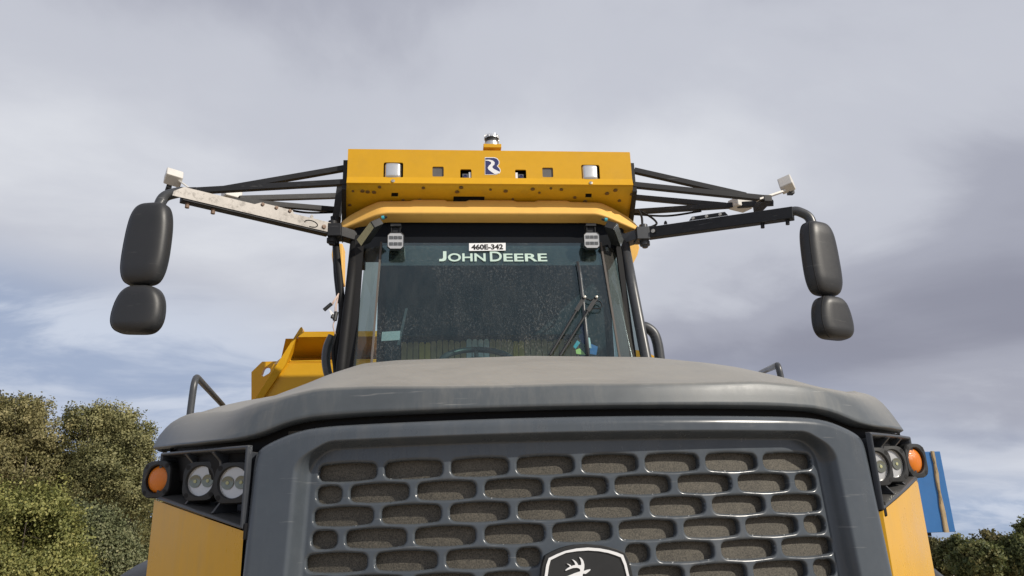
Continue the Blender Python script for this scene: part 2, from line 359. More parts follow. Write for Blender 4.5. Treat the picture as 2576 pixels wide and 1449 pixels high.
def G(x, z): return 1.88+.23*x*x+.06*(z-1.7)
FRONT = .048                                   # how far the surround stands proud of the slotted panel
def make_grille():
    h = .002; xs = np.arange(-.83, .8301, h); zs = np.arange(1.34, 1.8701, h); X, Z = np.meshgrid(xs, zs)
    slots = []
    for r in range(8):
        zc = 1.7485-.0521*r; k = 1+.11*(1.7485-zc)
        if r % 2 == 0:
            cs = [(.079, .0685), (.237, .0685), (.3965, .0695), (.558, .071)]
            if r == 4: cs = [(.1255, .0275), (.241, .070), (.402, .070), (.563, .071)]
            if r > 4: cs = [(.258, .063), (.402, .070), (.563, .071)]
        else:
            cs = [(0, .0685), (.156, .0685), (.3155, .0695), (.476, .0705), (.598, .030)]
            if r == 5: cs = [(.176, .053), (.3155, .0695), (.476, .0705), (.598, .030)]
            if r > 5: cs = [(.198, .045), (.3155, .0695), (.476, .0705), (.598, .030)]
        for c, a in cs:
            for s in ((-1, 1) if c else (1,)): slots.append((s*c*k, zc, a*k, .0218 if a > .04 else .0208))
    def dslots(X, Z):
        D = np.full(X.shape, 9.)
        for (cx, cz, a, b) in slots:
            ix = np.where(np.abs(X-cx) < a+.03); 
            m = (np.abs(X-cx) < a+.03) & (np.abs(Z-cz) < b+.03)
            if not m.any(): continue
            x = np.abs(X[m]-cx); z = np.abs(Z[m]-cz)
            be = b*(.80+.21*(1-np.clip(x/a, 0, 1)**2)); r = .0125
            qx = x-(a-r); qz = z-(be-r)
            d = np.hypot(np.maximum(qx, 0), np.maximum(qz, 0))+np.minimum(np.maximum(qx, qz), 0)-r
            D[m] = np.minimum(D[m], d)
        return D
    def douter(X, Z):
        x = np.abs(X); a = x-(.792+.02*(1.86-Z)); b = Z-1.860; c = .393*x+.92*Z-1.979
        k = .012; m = np.maximum(np.maximum(a, b), c)
        e = np.exp((a-m)/k)+np.exp((b-m)/k)+np.exp((c-m)/k)
        return m+k*np.log(e)
    def stepw(X, Z):
        qx = np.abs(X)-(.647+.03*(1.81-Z)); qz = Z-1.806
        return .042-.024*sstep(-.09, .03, qz-qx)
    def din(X, Z):
        r = .062; qx = np.abs(X)-(.647+.03*(1.81-Z)-r); qz = Z-(1.806-r)
        return np.hypot(np.maximum(qx, 0), np.maximum(qz, 0))+np.minimum(np.maximum(qx, qz), 0)-r
    def snap(X, Z, fn, sgn):
        for _ in range(3):
            d = fn(X, Z); e = 1e-4
            gx = (fn(X+e, Z)-fn(X-e, Z))/(2*e); gz = (fn(X, Z+e)-fn(X, Z-e))/(2*e); gl = np.maximum(gx*gx+gz*gz, .2)
            m = np.abs(d) < .62*h
            X = np.where(m, X-d*gx/gl, X); Z = np.where(m, Z-d*gz/gl, Z)
        return X, Z
    X, Z = snap(X, Z, dslots, 1); X, Z = snap(X, Z, douter, 1)
    ds = dslots(X, Z); do = douter(X, Z)
    Y = G(X, Z)-FRONT*sstep(0, 1, (din(X, Z)+.002)/stepw(X, Z))
    # a shallow crown on the surround, and rolled edges
    r = .0072; q = np.clip(ds, 0, r); Y += r-np.sqrt(np.maximum(r*r-(r-q)**2, 0))
    r2 = .022; q = np.clip(-do, 0, r2); Y += r2-np.sqrt(np.maximum(r2*r2-(r2-q)**2, 0))
    keepv = (ds > -2e-4) & (do < 2e-4)
    ny, nx = X.shape; idx = np.arange(nx*ny).reshape(ny, nx)
    quads = np.stack([idx[:-1, :-1], idx[:-1, 1:], idx[1:, 1:], idx[1:, :-1]], -1).reshape(-1, 4)
    kv = keepv.reshape(-1); quads = quads[kv[quads].all(1)]
    V = np.stack([X, Y, Z], -1).reshape(-1, 3)
    ed = np.concatenate([quads[:, [0, 1]], quads[:, [1, 2]], quads[:, [2, 3]], quads[:, [3, 0]]])
    key = np.sort(ed, 1); ky = key[:, 0].astype(np.int64)*(nx*ny)+key[:, 1]
    u, inv, cnt = np.unique(ky, return_inverse=True, return_counts=True)
    be = ed[cnt[inv] == 1]
    bv = np.unique(be); mp = np.full(nx*ny, -1); mp[bv] = np.arange(len(bv))+nx*ny
    back = V[bv].copy(); isout = do.reshape(-1)[bv] > -.004
    back[:, 1] += np.where(isout, .09, .018)
    V2 = np.concatenate([V, back]); wall = np.stack([be[:, 1], be[:, 0], mp[be[:, 0]], mp[be[:, 1]]], 1)
    F = np.concatenate([quads, wall]); used = np.unique(F); rm = np.full(len(V2), -1); rm[used] = np.arange(len(used))
    me = bpy.data.meshes.new('grille'); me.vertices.add(len(used)); me.vertices.foreach_set('co', V2[used].astype(np.float32).ravel())
    F = rm[F]; me.loops.add(F.size); me.loops.foreach_set('vertex_index', F.ravel().astype(np.int32))
    me.polygons.add(len(F)); me.polygons.foreach_set('loop_start', np.arange(0, F.size, 4, dtype=np.int32)); me.polygons.foreach_set('loop_total', np.full(len(F), 4, np.int32))
    me.update(calc_edges=True); me.validate()
    g = link('grille', me, M_GRILLE, T, smooth=True)
    tag(g, 'dark grey plastic grille with staggered rounded slots')
    # the screen behind the slots
    xs = np.linspace(-.72, .72, 49); vs = []; fs = []
    for z in (1.30, 1.86):
        for x in xs: vs.append((x, G(x, z)+.0235, z))
    n = len(xs); fs = [(i, i+1, n+i+1, n+i) for i in range(n-1)]
    tag(mesh('radiator_screen', vs, fs, M_SCREEN, g), 'dusty tan mesh screen behind the grille slots')
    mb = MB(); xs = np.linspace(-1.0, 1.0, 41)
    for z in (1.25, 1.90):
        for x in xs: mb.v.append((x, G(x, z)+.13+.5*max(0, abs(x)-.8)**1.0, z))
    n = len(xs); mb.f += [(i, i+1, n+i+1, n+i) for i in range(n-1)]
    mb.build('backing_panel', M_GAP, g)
    return g
GR = make_grille()

# emblem on the grille
def z5(x, y): return ((2050+x/5.152)/1.5652, (2050+y/5.152)/1.5652)
def emb(pts, Y): return [U(*z5(*p), Y) for p in pts]
def make_emblem():
    Yp = 1.842
    top = [(470, 800), (500, 712), (650, 630), (800, 562), (950, 518), (1100, 490), (1370, 475), (1650, 500), (1800, 535), (1950, 580), (2110, 650), (2180, 780), (2240, 950), (2275, 1123), (2310, 1480), (2290, 1880), (1850, 1990), (1370, 2020), (880, 1990), (440, 1890), (395, 1480), (410, 1123), (430, 950)]
    mb = MB().prism(emb(top, Yp), (0, .05, 0)); e = mb.build('emblem', M_BEZEL, T, bevel=.003)
    tag(e, 'dark shield emblem with white border and leaping deer')
    out = [(488, 1123), (520, 900), (570, 760), (735, 680), (900, 615), (1130, 565), (1370, 545), (1600, 562), (1800, 600), (1950, 643), (2080, 695), (2150, 880), (2205, 1123), (2240, 1480), (2215, 1830), (1830, 1930), (1370, 1955), (900, 1930), (510, 1840), (470, 1480)]
    inn = [(548, 1123), (575, 930), (610, 800), (765, 723), (920, 655), (1140, 620), (1370, 605), (1590, 620), (1780, 655), (1920, 700), (2035, 745), (2100, 900), (2155, 1123), (2185, 1480), (2165, 1795), (1810, 1880), (1370, 1900), (910, 1880), (560, 1800), (530, 1480)]
    po = emb(out, Yp-.003); pi = emb(inn, Yp-.003); n = len(po); o2 = (0, .004, 0)
    vs = po+pi+[p+np.array(o2) for p in po+pi]; fs = []
    for i in range(n):
        j = (i+1) % n; fs += [(i, j, n+j, n+i), (2*n+i, 3*n+i, 3*n+j, 2*n+j), (i, 2*n+i, 2*n+j, j), (n+i, n+j, 3*n+j, 3*n+i)]
    mesh('emblem_border', vs, fs, M_CHALK, e)
    deer = [(1185, 738), (1225, 755), (1255, 785), (1278, 830), (1292, 890), (1292, 950), (1280, 1022), (1340, 1000), (1415, 985), (1415, 1005), (1370, 1045), (1320, 1080), (1265, 1075), (1255, 1123), (1275, 1220), (1400, 1310), (1640, 1350), (1850, 1400), (1960, 1500), (1900, 1540), (1820, 1480), (1850, 1600), (1980, 1700), (1900, 1720), (1760, 1620), (1640, 1520), (1400, 1500), (1250, 1480), (1100, 1560), (960, 1640), (940, 1600), (1060, 1500), (1120, 1400), (1110, 1290), (1080, 1200), (960, 1190), (900, 1160), (960, 1123), (1100, 1065), (1205, 1030), (1212, 1000), (1190, 970), (1140, 955), (1060, 962), (980, 990), (912, 1018), (910, 1000), (955, 962), (1000, 935), (985, 905), (930, 870), (975, 880), (1020, 905), (1032, 925), (1060, 910), (1110, 898), (1100, 860), (1075, 820), (1038, 785), (1085, 800), (1130, 835), (1160, 880), (1165, 900), (1215, 905), (1230, 895), (1230, 850), (1215, 790)]
    MB().prism(emb(deer, Yp-.003), o2).build('deer_symbol', M_CHALK, e)
make_emblem()

# hood -----------------------------------------------------------------
def YL(x): a = abs(x); return 1.868+.23*a*a+1.75*max(0, a-.8)**2
def ip(x, tab): return float(np.interp(x, [q[0] for q in tab], [q[1] for q in tab]))
ZLOW = [(0, 1.883), (.55, 1.884), (.66, 1.881), (.72, 1.871), (.76, 1.857), (.80, 1.845), (.86, 1.840), (1.0, 1.846), (1.12, 1.860), (1.2, 1.874), (1.255, 1.886)]
Z0 = [(1.86, 1.938), (1.896, 1.950), (1.95, 1.970), (2.1, 2.026), (2.4, 2.118), (3.0, 2.267), (3.6, 2.39), (4.45, 2.545)]
DL = [(0, 0), (.5, .012), (.64, .024), (.70, .045), (.75, .066), (.8, .085), (.89, .125), (.95, .14), (1.03, .157), (1.1, .166), (1.158, .178), (1.21, .20), (1.24, .225), (1.26, .25)]
DR = [(0, 0), (.5, .012), (.66, .036), (.74, .060), (.82, .082), (.897, .100), (.956, .112), (1.07, .134), (1.13, .142), (1.175, .150), (1.21, .168), (1.24, .20), (1.26, .24)]
KC = [(0, .028), (.66, .028), (.74, .045), (.82, .085), (.9, .15), (1.0, .27), (1.1, .27), (1.2, .17), (1.255, .08)]
def smooth_tab(tab, w=.05):
    xs = np.linspace(0, 1.26, 127); y = np.array([ip(x, tab) for x in xs]); k = int(w/.01)
    ye = np.concatenate([y[k:0:-1], y, np.full(k, y[-1])]); ker = np.hanning(2*k+3)[1:-1]; ker /= ker.sum()
    return list(zip(xs, np.convolve(ye, ker, 'valid')))
ZLOWs, KCs, DLs, DRs = smooth_tab(ZLOW, .03), smooth_tab(KC), smooth_tab(DL, .03), smooth_tab(DR)
def hood_z(x, Y):
    a = abs(x)
    if x < 0:
        w = float(sstep(.95, 1.1, a)); f = (.85+.15*float(sstep(2.0, 2.5, Y)))*(1-w)+w
        return ip(Y, Z0)-ip(a, DLs)*f
    return ip(Y, Z0)-ip(a, DRs)
def make_hood():
    xs = list(np.linspace(-1.255, 1.255, 101)); rows = 11; vs = []; nr = None
    tops = [0, .02, .05, .1, .18, .28, .4, .52, .64, .76, .88, 1.0]
    for x in xs:
        a = abs(x); y = YL(x); zl = ip(a, ZLOWs); k = ip(a, KCs); yc = y+k; zc_ = hood_z(x, yc); zl = min(zl, zc_-.008); hgt = zc_-zl; w = float(sstep(.7, .95, a))
        prof = [(y+.11, zl+.012), (y+.05, zl+.002), (y+.026, zl-.001), (y+.010, zl+.002), (y+.003, zl+.004)]
        cen = [(0, .09), (.05, .2), (.12, .4), (.22, .62), (.34, .82), (.48, .93), (.7, .985), (1, 1)]; cor = [(.04, .078), (.1, .19), (.18, .33), (.3, .51), (.45, .70), (.62, .856), (.8, .96), (1, 1)]
        prof += [(y+k*(p[0]*(1-w)+q[0]*w), zl+hgt*(p[1]*(1-w)+q[1]*w)) for p, q in zip(cen, cor)]
        prof += [(yc+t*(4.45-yc), hood_z(x, yc+t*(4.45-yc))) for t in tops[1:]]
        nr = len(prof); vs += [(x, py, pz) for py, pz in prof]
    n = len(xs); fs = [(i*nr+j, (i+1)*nr+j, (i+1)*nr+j+1, i*nr+j+1) for i in range(n-1) for j in range(nr-1)]
    # sides roll down
    for side, i0 in ((-1, 0), (1, n-1)):
        prev = [i0*nr+j for j in range(nr)]
        for dx, dz in ((.012, -.012), (.016, -.03), (.010, -.055), (-.02, -.065)):
            cur = []
            for j in range(nr):
                bx, by, bz = vs[i0*nr+j]; vs.append((bx+side*dx, by+(.012 if j < 11 else 0), bz+dz)); cur.append(len(vs)-1)
            lo = 10
            for j in range(lo, nr-1):
                fs.append((prev[j], prev[j+1], cur[j+1], cur[j]) if side < 0 else (prev[j], cur[j], cur[j+1], prev[j+1]))
            prev = cur
    o = mesh('hood', vs, fs, M_HOOD, T, smooth=True)
    tag(o, 'dusty grey engine hood with an overhanging front lip')
    return o
HOOD = make_hood()
# black seal between hood lip and grille
def make_seal():
    vs = []; xs = np.linspace(-1.12, 1.12, 81)
    for x in xs:
        y = YL(x); zl = ip(abs(x), ZLOWs)
        vs += [(x, y+.055, zl+.02), (x, y+.055, zl-.03), (x, y+.07, zl-.09)]
    fs = [(i*3+j, i*3+3+j, i*3+4+j, i*3+1+j) for i in range(len(xs)-1) for j in range(2)]
    mesh('hood_seal', vs, fs, M_RUB, T, smooth=True)
make_seal()

# headlight housings, lamps and the yellow corner panels ----------------
def PH(s, u, z, off=0):
    """corner plane of the nose: u runs 0 (inner) to 1 (outer); off pushes outwards along its normal"""
    x = .803+.335*u; y = 1.985+.335*u+.03*u*u
    n = (.70, -.714); return np.array([s*(x+n[0]*off), y+n[1]*off, z])
def ztop(u): return 1.822+.024*u
def zbot(u): return 1.622+.093*u
def make_corner(s):
    side = 'left' if s < 0 else 'right'
    outer = [(0, zbot(0)), (.5, zbot(.5)), (1, zbot(1)), (1.02, (zbot(1)+ztop(1))/2), (1, ztop(1)), (.5, ztop(.5)), (0, ztop(0))]
    # rim frame : swept rounded bead round the opening
    rim = [PH(s, u, z, .012) for u, z in [(0, zbot(0)), (.25, zbot(.25)), (.5, zbot(.5)), (.75, zbot(.75)), (.97, zbot(.97)), (1.0, zbot(1)+.02), (1.0, ztop(1)-.015), (.97, ztop(.97)), (.5, ztop(.5)), (0.0, ztop(0))]]
    hs = MB(); 
    # recess: back wall plus top, bottom and sides as one shell
    loops = []
    for off, inset in ((.004, 0), (.008, .004), (.004, .010), (-.02, .014), (-.085, .018)):
        L_ = []
        for u, z in [(0, zbot(0)), (.33, zbot(.33)), (.66, zbot(.66)), (1, zbot(1)), (1, ztop(1)), (.66, ztop(.66)), (.33, ztop(.33)), (0, ztop(0))]:
            uu = .5+(u-.5)*(1-2*inset/.47); zm = (zbot(u)+ztop(u))/2; zz = zm+(z-zm)*(1-inset/(abs(z-zm)))
            L_.append(PH(s, uu, zz, off))
        loops.append(L_)
    first = [PH(s, u, z, -.008) for u, z in [(0, zbot(0)), (.33, zbot(.33)), (.66, zbot(.66)), (1, zbot(1)), (1, ztop(1)), (.66, ztop(.66)), (.33, ztop(.33)), (0, ztop(0))]]
    loops = [first]+loops; n = 8
    vs = [p for l in loops for p in l]; fs = []
    for a in range(len(loops)-1):
        for i in range(n): j = (i+1) % n; fs.append((a*n+i, a*n+j, (a+1)*n+j, (a+1)*n+i))
    b = (len(loops)-1)*n; fs += [(b, b+1, b+6, b+7), (b+1, b+2, b+5, b+6), (b+2, b+3, b+4, b+5)]
    house = mesh('headlight_housing', vs, fs, M_HOUSE, T, smooth=False, bevel=.004)
    tag(house, 'grey plastic headlight housing with three lamps')
    # ribs between lamps
    for u in (.335, .645):
        mb = MB(); a = [PH(s, u-.012, zbot(u)+.012, -.07), PH(s, u-.012, ztop(u)-.012, -.07), PH(s, u-.012, ztop(u)-.012, .012), PH(s, u-.012, ztop(u)-.035, -.012), PH(s, u-.012, zbot(u)+.05, -.03), PH(s, u-.012, zbot(u)+.012, .0)]
        off = PH(s, u+.012, 0)-PH(s, u-.012, 0)
        mb.prism(a, off).build('rib', M_HOUSE, house, bevel=.002)
    lamps = [(.21, 1.738, 14, 'w', .036), (.545, 1.752, 16, 'w', .042), (1.0, 1.771, 25, 'a', .035)]
    for (u, z, al, kind, off) in lamps:
        c = V3(PH(s, u, z, off-.060 if kind == 'w' else off-.030)); ax = Vector((s*math.sin(rad(al)), -math.cos(rad(al)), 0.0)); R_ = .039
        right = Vector((0, 0, 1)).cross(ax).normalized(); up = ax.cross(right)
        B = MB(); 
        def rr_at(a):
            lo, hi = .0, .1
            for _ in range(24):
                m_ = (lo+hi)/2; qx = abs(m_*math.cos(a))-.021; qy = abs(m_*math.sin(a))-.021
                dd = math.hypot(max(qx, 0), max(qy, 0))+min(max(qx, qy), 0)-.031
                if dd < 0: lo = m_
                else: hi = m_
            return lo
        ring = [(rr_at(a)*math.cos(a), rr_at(a)*math.sin(a)) for a in np.linspace(0, 2*math.pi, 40, endpoint=False)]; nn = len(ring)
        lay = []
        for (k, h_) in ((1.0, -.05), (1.0, .004), (.96, .009)): lay.append([c+right*(x*k)+up*(y*k)+ax*h_ for x, y in ring])
        circ = []
        for x, y in ring:
            a = math.atan2(y, x); circ.append((math.cos(a), math.sin(a)))
        for (rr, h_) in ((R_+.003, .010), (R_, .007), (R_, -.004)): lay.append([c+right*(x*rr)+up*(y*rr)+ax*h_ for x, y in circ])
        vs = [p for l in lay for p in l]; fs = [(a*nn+i, a*nn+(i+1) % nn, (a+1)*nn+(i+1) % nn, (a+1)*nn+i) for a in range(len(lay)-1) for i in range(nn)]
        B.add(vs, fs)
        bez = B.build('lamp_bezel', M_BEZEL, house, smooth=False)
        for dx in (-1, 1):
            for dy in (-1, 1): MB().lathe([(.0001, .0015), (.0065, .0015), (.0065, -.004)], c+right*(dx*.0365)+up*(dy*.0365)+ax*.0085, ax, 10).build('bolt_hole', M_GAP, house)
        if kind == 'a':
            d = MB().lathe([(R_*math.sin(t), -.006+.017*math.cos(t)) for t in np.linspace(0, math.pi/2, 10)][::1], c, ax, 40)
            tag(d.build('turn_signal', M_AMBER, house, smooth=True), 'round amber turn signal lens')
        else:
            d = MB().lathe([(R_*1.0, .003), (R_*.99, .0), (.0001, -.001)], c, ax, 40)
            tag(d.build('headlight', M_REFL, house), 'round white lamp with two LED bowls')
            for dx in (-1, 1):
                cc = c+right*(dx*.0185)+ax*.0008
                bw = MB(); ch = MB(); bw.lathe([(.0168, .0014), (.0160, .0014), (.013, .0006), (.008, .0002), (.0001, .0)], cc, ax, 24)
                ch.lathe([(.0045, .0001), (.0045, .0016), (.0001, .0019)], cc, ax, 10)
                bw.build('led_bowl', M_LED, house, smooth=True); ch.build('led_chip', M_LEDC, house)
    # yellow panel below
    us = [0, .02, .35, .7, 1.05]; vs = []
    for u in us:
        for z in (zbot(u)-.004 if u >= 0 else zbot(0)-.004, 1.50, 1.25, .95): vs.append(PH(s, u, z, -.02 if u < .01 and s > 0 else .0))
    for (dx, dy) in ((-.004, .02), (-.01, .6), (-.01, 1.0)):
        b = PH(s, 1.05, 0)
        for k, z in enumerate((zbot(1)-.004, 1.50, 1.25, .95)): vs.append((b[0]+s*dx, b[1]+dy, z))
    m = len(us)+3; fs = [(i*4+j, i*4+j+1, i*4+5+j, i*4+4+j) for i in range(m-1) for j in range(3)]
    tag(mesh('corner_panel', vs, fs, M_YEL2, T), 'glossy yellow nose panel below the headlights')
    # side of the nose above the panel, behind the lamps
    vs = []
    for (x, y) in ((1.125, 2.37), (1.125, 2.5), (1.12, 4.2)):
        for z in (1.60, 1.86): vs.append((s*x, y, z))
    mesh('nose_side', vs, [(0, 1, 3, 2), (2, 3, 5, 4)], M_HOUSE, T)
    MB().box((s*.985, 2.50, 1.875), (.17, .04, .045)).build('nose_filler', M_GAP, T)
    p_ = U(627, 1337, 2.0) if s < 0 else U(2212, 1280, 2.02)
    MB().box(p_, (.010, .02, .020)).build('rubber_stop', M_RUB, T, bevel=.004)
    # inner black channel beside the grille
    mb = MB(); vs = []
    for x, y in ((.75, 2.10), (.775, 2.045), (.80, 2.02), (.812, 2.0)):
        for z in (1.2, 1.80): vs.append((s*x, y, z))
    mesh('nose_channel', vs, [(0, 1, 3, 2), (2, 3, 5, 4), (4, 5, 7, 6)], M_GAP, T)
make_corner(-1); make_corner(1)
# front fenders with wheels behind the nose
def make_fender(s):
    cy = 3.45; vs = []; n = 26
    for i in range(n+1):
        a = rad(8+164*i/n); y = cy-math.cos(a)*1.02; z = .62+math.sin(a)*.93
        for x, dz in ((1.10, 0), (1.40, .0), (1.50, -.012), (1.56, -.05), (1.575, -.12)): vs.append((s*x, y, z+dz))
    fs = [(i*5+j, i*5+j+1, i*5+6+j, i*5+5+j) for i in range(n) for j in range(4)]
    tag(mesh('front_fender', vs, fs, M_PLAST, T, smooth=True), 'black rounded mudguard over the front wheel')
    w = MB(); prof = [(.40, -.33), (.70, -.36), (.82, -.34), (.87, -.27), (.88, 0), (.87, .27), (.82, .34), (.70, .36), (.40, .33)]
    wh = w.lathe(prof, (s*1.36, cy, .43), (1, 0, 0), 48).build('wheel', M_RUB, T, smooth=True)
    MB().lathe([(.001, .20), (.2, .2), (.24, .26), (.38, .28), (.42, .34), (.44, .34)], (s*1.36, cy, .43), (s, 0, 0), 32).build('rim', M_YEL, wh, smooth=True)
    lug = MB()
    for k in range(22):
        a = 2*math.pi*k/22
        for q in (-1, 1):
            R3 = Matrix.Rotation(-a, 3, 'X'); c = Vector((s*1.36+q*.17, cy, .43))+R3@Vector((0, 0, .885)); lug.box(c, (.16, .03, .02), R3@Matrix.Rotation(q*.35, 3, 'Z'))
    lug.build('tread_lug', M_RUB, wh)['kind'] = 'stuff'
make_fender(-1); make_fender(1)
# nose bumper and chassis below the frame edge
MB().box((0, 2.25, .80), (.95, .22, .16)).build('bumper', M_BLK, T, bevel=.03)
MB().box((0, 5.2, .80), (.55, 3.0, .22)).build('chassis', M_BLK, T, bevel=.02)
for s in (-1, 1):
    w = MB().lathe([(.40, -.33), (.70, -.36), (.82, -.34), (.87, -.27), (.88, 0), (.87, .27), (.82, .34), (.70, .36), (.40, .33)], (s*1.36, 8.2, .43), (1, 0, 0), 48).build('wheel', M_RUB, T, smooth=True)
    MB().lathe([(.001, .20), (.2, .2), (.24, .26), (.38, .28), (.42, .34), (.44, .34)], (s*1.36, 8.2, .43), (s, 0, 0), 32).build('rim', M_YEL, w, smooth=True)

# handrails beside the hood
def rails():
    Y = 3.05
    p = [U(478, 1040, 2.9), U(491, 944, 2.9), U(563, 1022, 3.75)]
    tag(MB().tube(arc([p[0]+np.array([0, 0, -.25]), p[0], p[1], p[2], p[2]+np.array([0.0, .5, -.35])], 6, .06), .0125, 12).build('handrail', M_TUBE, T, smooth=True), 'bent grey tube handrail beside the left of the hood')
    q = [U(1966, 955, 3.15), U(1957, 918, 3.15), U(1912, 938, 4.1)]
    tag(MB().tube(arc([q[0]+np.array([0, 0, -.25]), q[0], q[1], q[2], q[2]+np.array([0.0, .5, -.35])], 6, .05), .0135, 12).build('handrail', M_TUBE, T, smooth=True), 'bent grey tube handrail beside the right of the hood')
rails()

# cab -------------------------------------------------------------------
def YW(z): return 4.60+.26*(z-2.45)             # windscreen leans back a little
WX = lambda z: .735+.055*(2.65-z)*0+.0          # half width of flat pane (approx)
def make_cab():
    c = MB()
    shell = MB()
    shell.box((0, 5.36, 3.68), (.95, .37, .05))
    cab = shell.build('cab_body', M_CABHD, T)
    tag(cab, 'dark operator cab with glazed front and sides')
    MB().box((0, 5.2, 2.05), (.95, .55, .10)).build('cab_floor', M_CABHD, cab)
    # back wall with a low rear window
    plate('back_wall', [(-.80, 2.1), (.935, 2.1), (.935, 3.62), (-.80, 3.62)], [[(-.66, 2.3), (-.66, 3.02), (.70, 3.02), (.70, 2.3)]], lambda x, z: (x, 5.66, z), (0, .04, 0), M_CABDK, cab)
    # slats seen through the rear window, yellow and pale ones coloured as if lit
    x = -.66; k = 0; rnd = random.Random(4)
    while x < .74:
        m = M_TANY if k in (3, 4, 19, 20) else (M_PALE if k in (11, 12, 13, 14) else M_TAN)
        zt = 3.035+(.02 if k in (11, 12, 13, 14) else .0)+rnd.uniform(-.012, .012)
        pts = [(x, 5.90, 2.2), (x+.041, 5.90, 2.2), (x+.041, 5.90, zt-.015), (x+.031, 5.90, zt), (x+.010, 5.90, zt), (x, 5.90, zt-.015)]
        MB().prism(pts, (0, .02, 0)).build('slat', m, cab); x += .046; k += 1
    MB().box((.02, 5.945, 2.66), (.80, .012, .46)).build('slat_backing', M_GAP, cab)
    # pillars
    for s in (-1, 1):
        pl = MB().tube([(s*.925, 4.95, 3.54), (s*.935, 4.83, 3.1), (s*.955, 4.72, 2.62), (s*.965, 4.68, 2.2)], .036 if s > 0 else .032, 14).build('front_pillar', M_TUBE if s > 0 else M_RUB, cab, smooth=True)
        MB().bar((s*(.872 if s > 0 else .892), 4.92, 3.53), (s*(.885 if s > 0 else .91), 4.68, 2.2), .035 if s > 0 else .06, .03, (0, 1, 0)).build('door_frame', M_RUB, cab)
        MB().bar((.935 if s > 0 else -.80, 5.69, 3.66), (.935 if s > 0 else -.80, 5.69, 2.1), .06, .06, (0, 1, 0)).build('rear_pillar', M_CABHD, cab)
        MB().bar((s*.95, 5.08, 3.60), (s*.96, 5.72, 3.60), .05, .08).build('side_rail', M_CABHD, cab)
        # quarter pane between windscreen and pillar, and door pane
        za, zb = 3.44, 2.2
        vs = [(s*.742, YW(za), za), (s*.85, YW(za)+.07, za), (s*.775, YW(zb), zb), (s*.90, YW(zb)+.07, zb)]
        mesh('quarter_glass', vs, [(0, 1, 3, 2)], M_QUARTER, cab)
        mesh('door_glass', [(s*.945, 4.92, 3.56), (s*.96, 5.66, 3.56), (s*.975, 5.66, 2.2), (s*.97, 4.74, 2.2)], [(0, 1, 2, 3)], M_SIDEGLASS, cab)
        MB().bar((s*.742, YW(za)-.004, za+.02), (s*.775, YW(zb)-.004, zb), .012, .014, (0, 1, 0)).build('glass_seam', paint_seam, cab)
        # roof skirt at the rear corner
    za, zb = 3.46, 2.2
    tag(mesh('windscreen', [(-.742, YW(za), za), (.742, YW(za), za), (.775, YW(zb), zb), (-.775, YW(zb), zb)], [(0, 1, 2, 3)], M_GLASS, cab), 'dusty dark windscreen')
    mesh('sun_strip', [(-.735, YW(3.44)+.006, 3.44), (.735, YW(3.44)+.006, 3.44), (.738, YW(3.285)+.006, 3.285), (-.738, YW(3.285)+.006, 3.285)], [(0, 1, 2, 3)], M_STRIP, cab)
    MB().box((0, 4.98, 3.56), (.93, .06, .13)).build('header_panel', M_CABHD, cab, bevel=.02)
    # inside: dash, steering wheel, seat
    MB().box((.0, 4.86, 2.46), (.72, .14, .10)).build('dashboard', M_CABDK, cab, bevel=.04, segs=3)
    ctr = V3(U(1200, 912, 5.15)); ax = Vector((0, -.55, .83)).normalized(); rx = Vector((1, 0, 0)); ry = ax.cross(rx)
    ring = [ctr+rx*(.25*math.cos(a))+ry*(.25*math.sin(a)) for a in np.linspace(0, 2*math.pi, 48, endpoint=False)]
    sw = MB().tube(ring, .021, 10, closed=True)
    for a in (rad(200), rad(340), rad(90)): sw.tube([ctr, ctr+rx*(.25*math.cos(a))+ry*(.25*math.sin(a))], .014, 8)
    sw.lathe([(.06, -.02), (.06, .02), (.001, .025)], ctr, ax, 20); sw.tube([ctr, ctr-ax*.5], .03, 10)
    sw.build('steering_wheel', M_TUBE, cab, smooth=True)
    st = MB().box((-.02, 5.30, 2.16), (.25, .22, .08)).box((-.02, 5.48, 2.40), (.23, .06, .22)).box((-.02, 5.50, 2.68), (.13, .045, .09))
    st.build('seat', M_CABDK, cab, bevel=.04, segs=3)
    # hanging sheet of clear film with a paper label, at the left inside
    f = [U(975, 850, 5.0), U(1010, 865, 5.0), U(1028, 775, 5.1), U(1005, 770, 5.1)]
    MB().prism([U(961, 835, 4.78), U(1007, 832, 4.78), U(1005, 855, 4.78), U(959, 858, 4.78)], (0, .003, 0)).build('paper_label', M_SILV2, cab)
    MB().prism([U(1020, 775, 4.95), U(1026, 775, 4.95), U(1006, 868, 4.9), U(998, 868, 4.9)], (0, .004, 0)).build('film_sheet', M_TUBE, cab)
    # stickers low on the right of the glass
    def st_(pts, m, Y=None, nm='sticker'):
        P = []
        for px, py in pts:
            Yq = 4.65
            for _ in range(4): Yq = YW(U(px, py, Yq)[2])+.006
            P.append(U(px, py, Yq))
        MB().prism(P, (0, .002, 0)).build(nm, m, cab)
    st_([(1456, 812), (1470, 818), (1474, 868), (1464, 862), (1456, 845), (1464, 838)], M_NAVY)
    st_([(1470, 846), (1484, 850), (1488, 876), (1478, 874)], M_CHALK)
    st_([(1442, 872), (1452, 856), (1460, 862), (1448, 878)], M_TEAL)
    st_([(1448, 880), (1458, 876), (1466, 884), (1474, 893), (1464, 892), (1450, 890)], M_LIME)
    st_([(1484, 864), (1504, 872), (1500, 893), (1484, 890)], M_BLUE)
    return cab
paint_seam = paint('seal_brown', (.10, .085, .075), rough=.7)
CAB = make_cab()

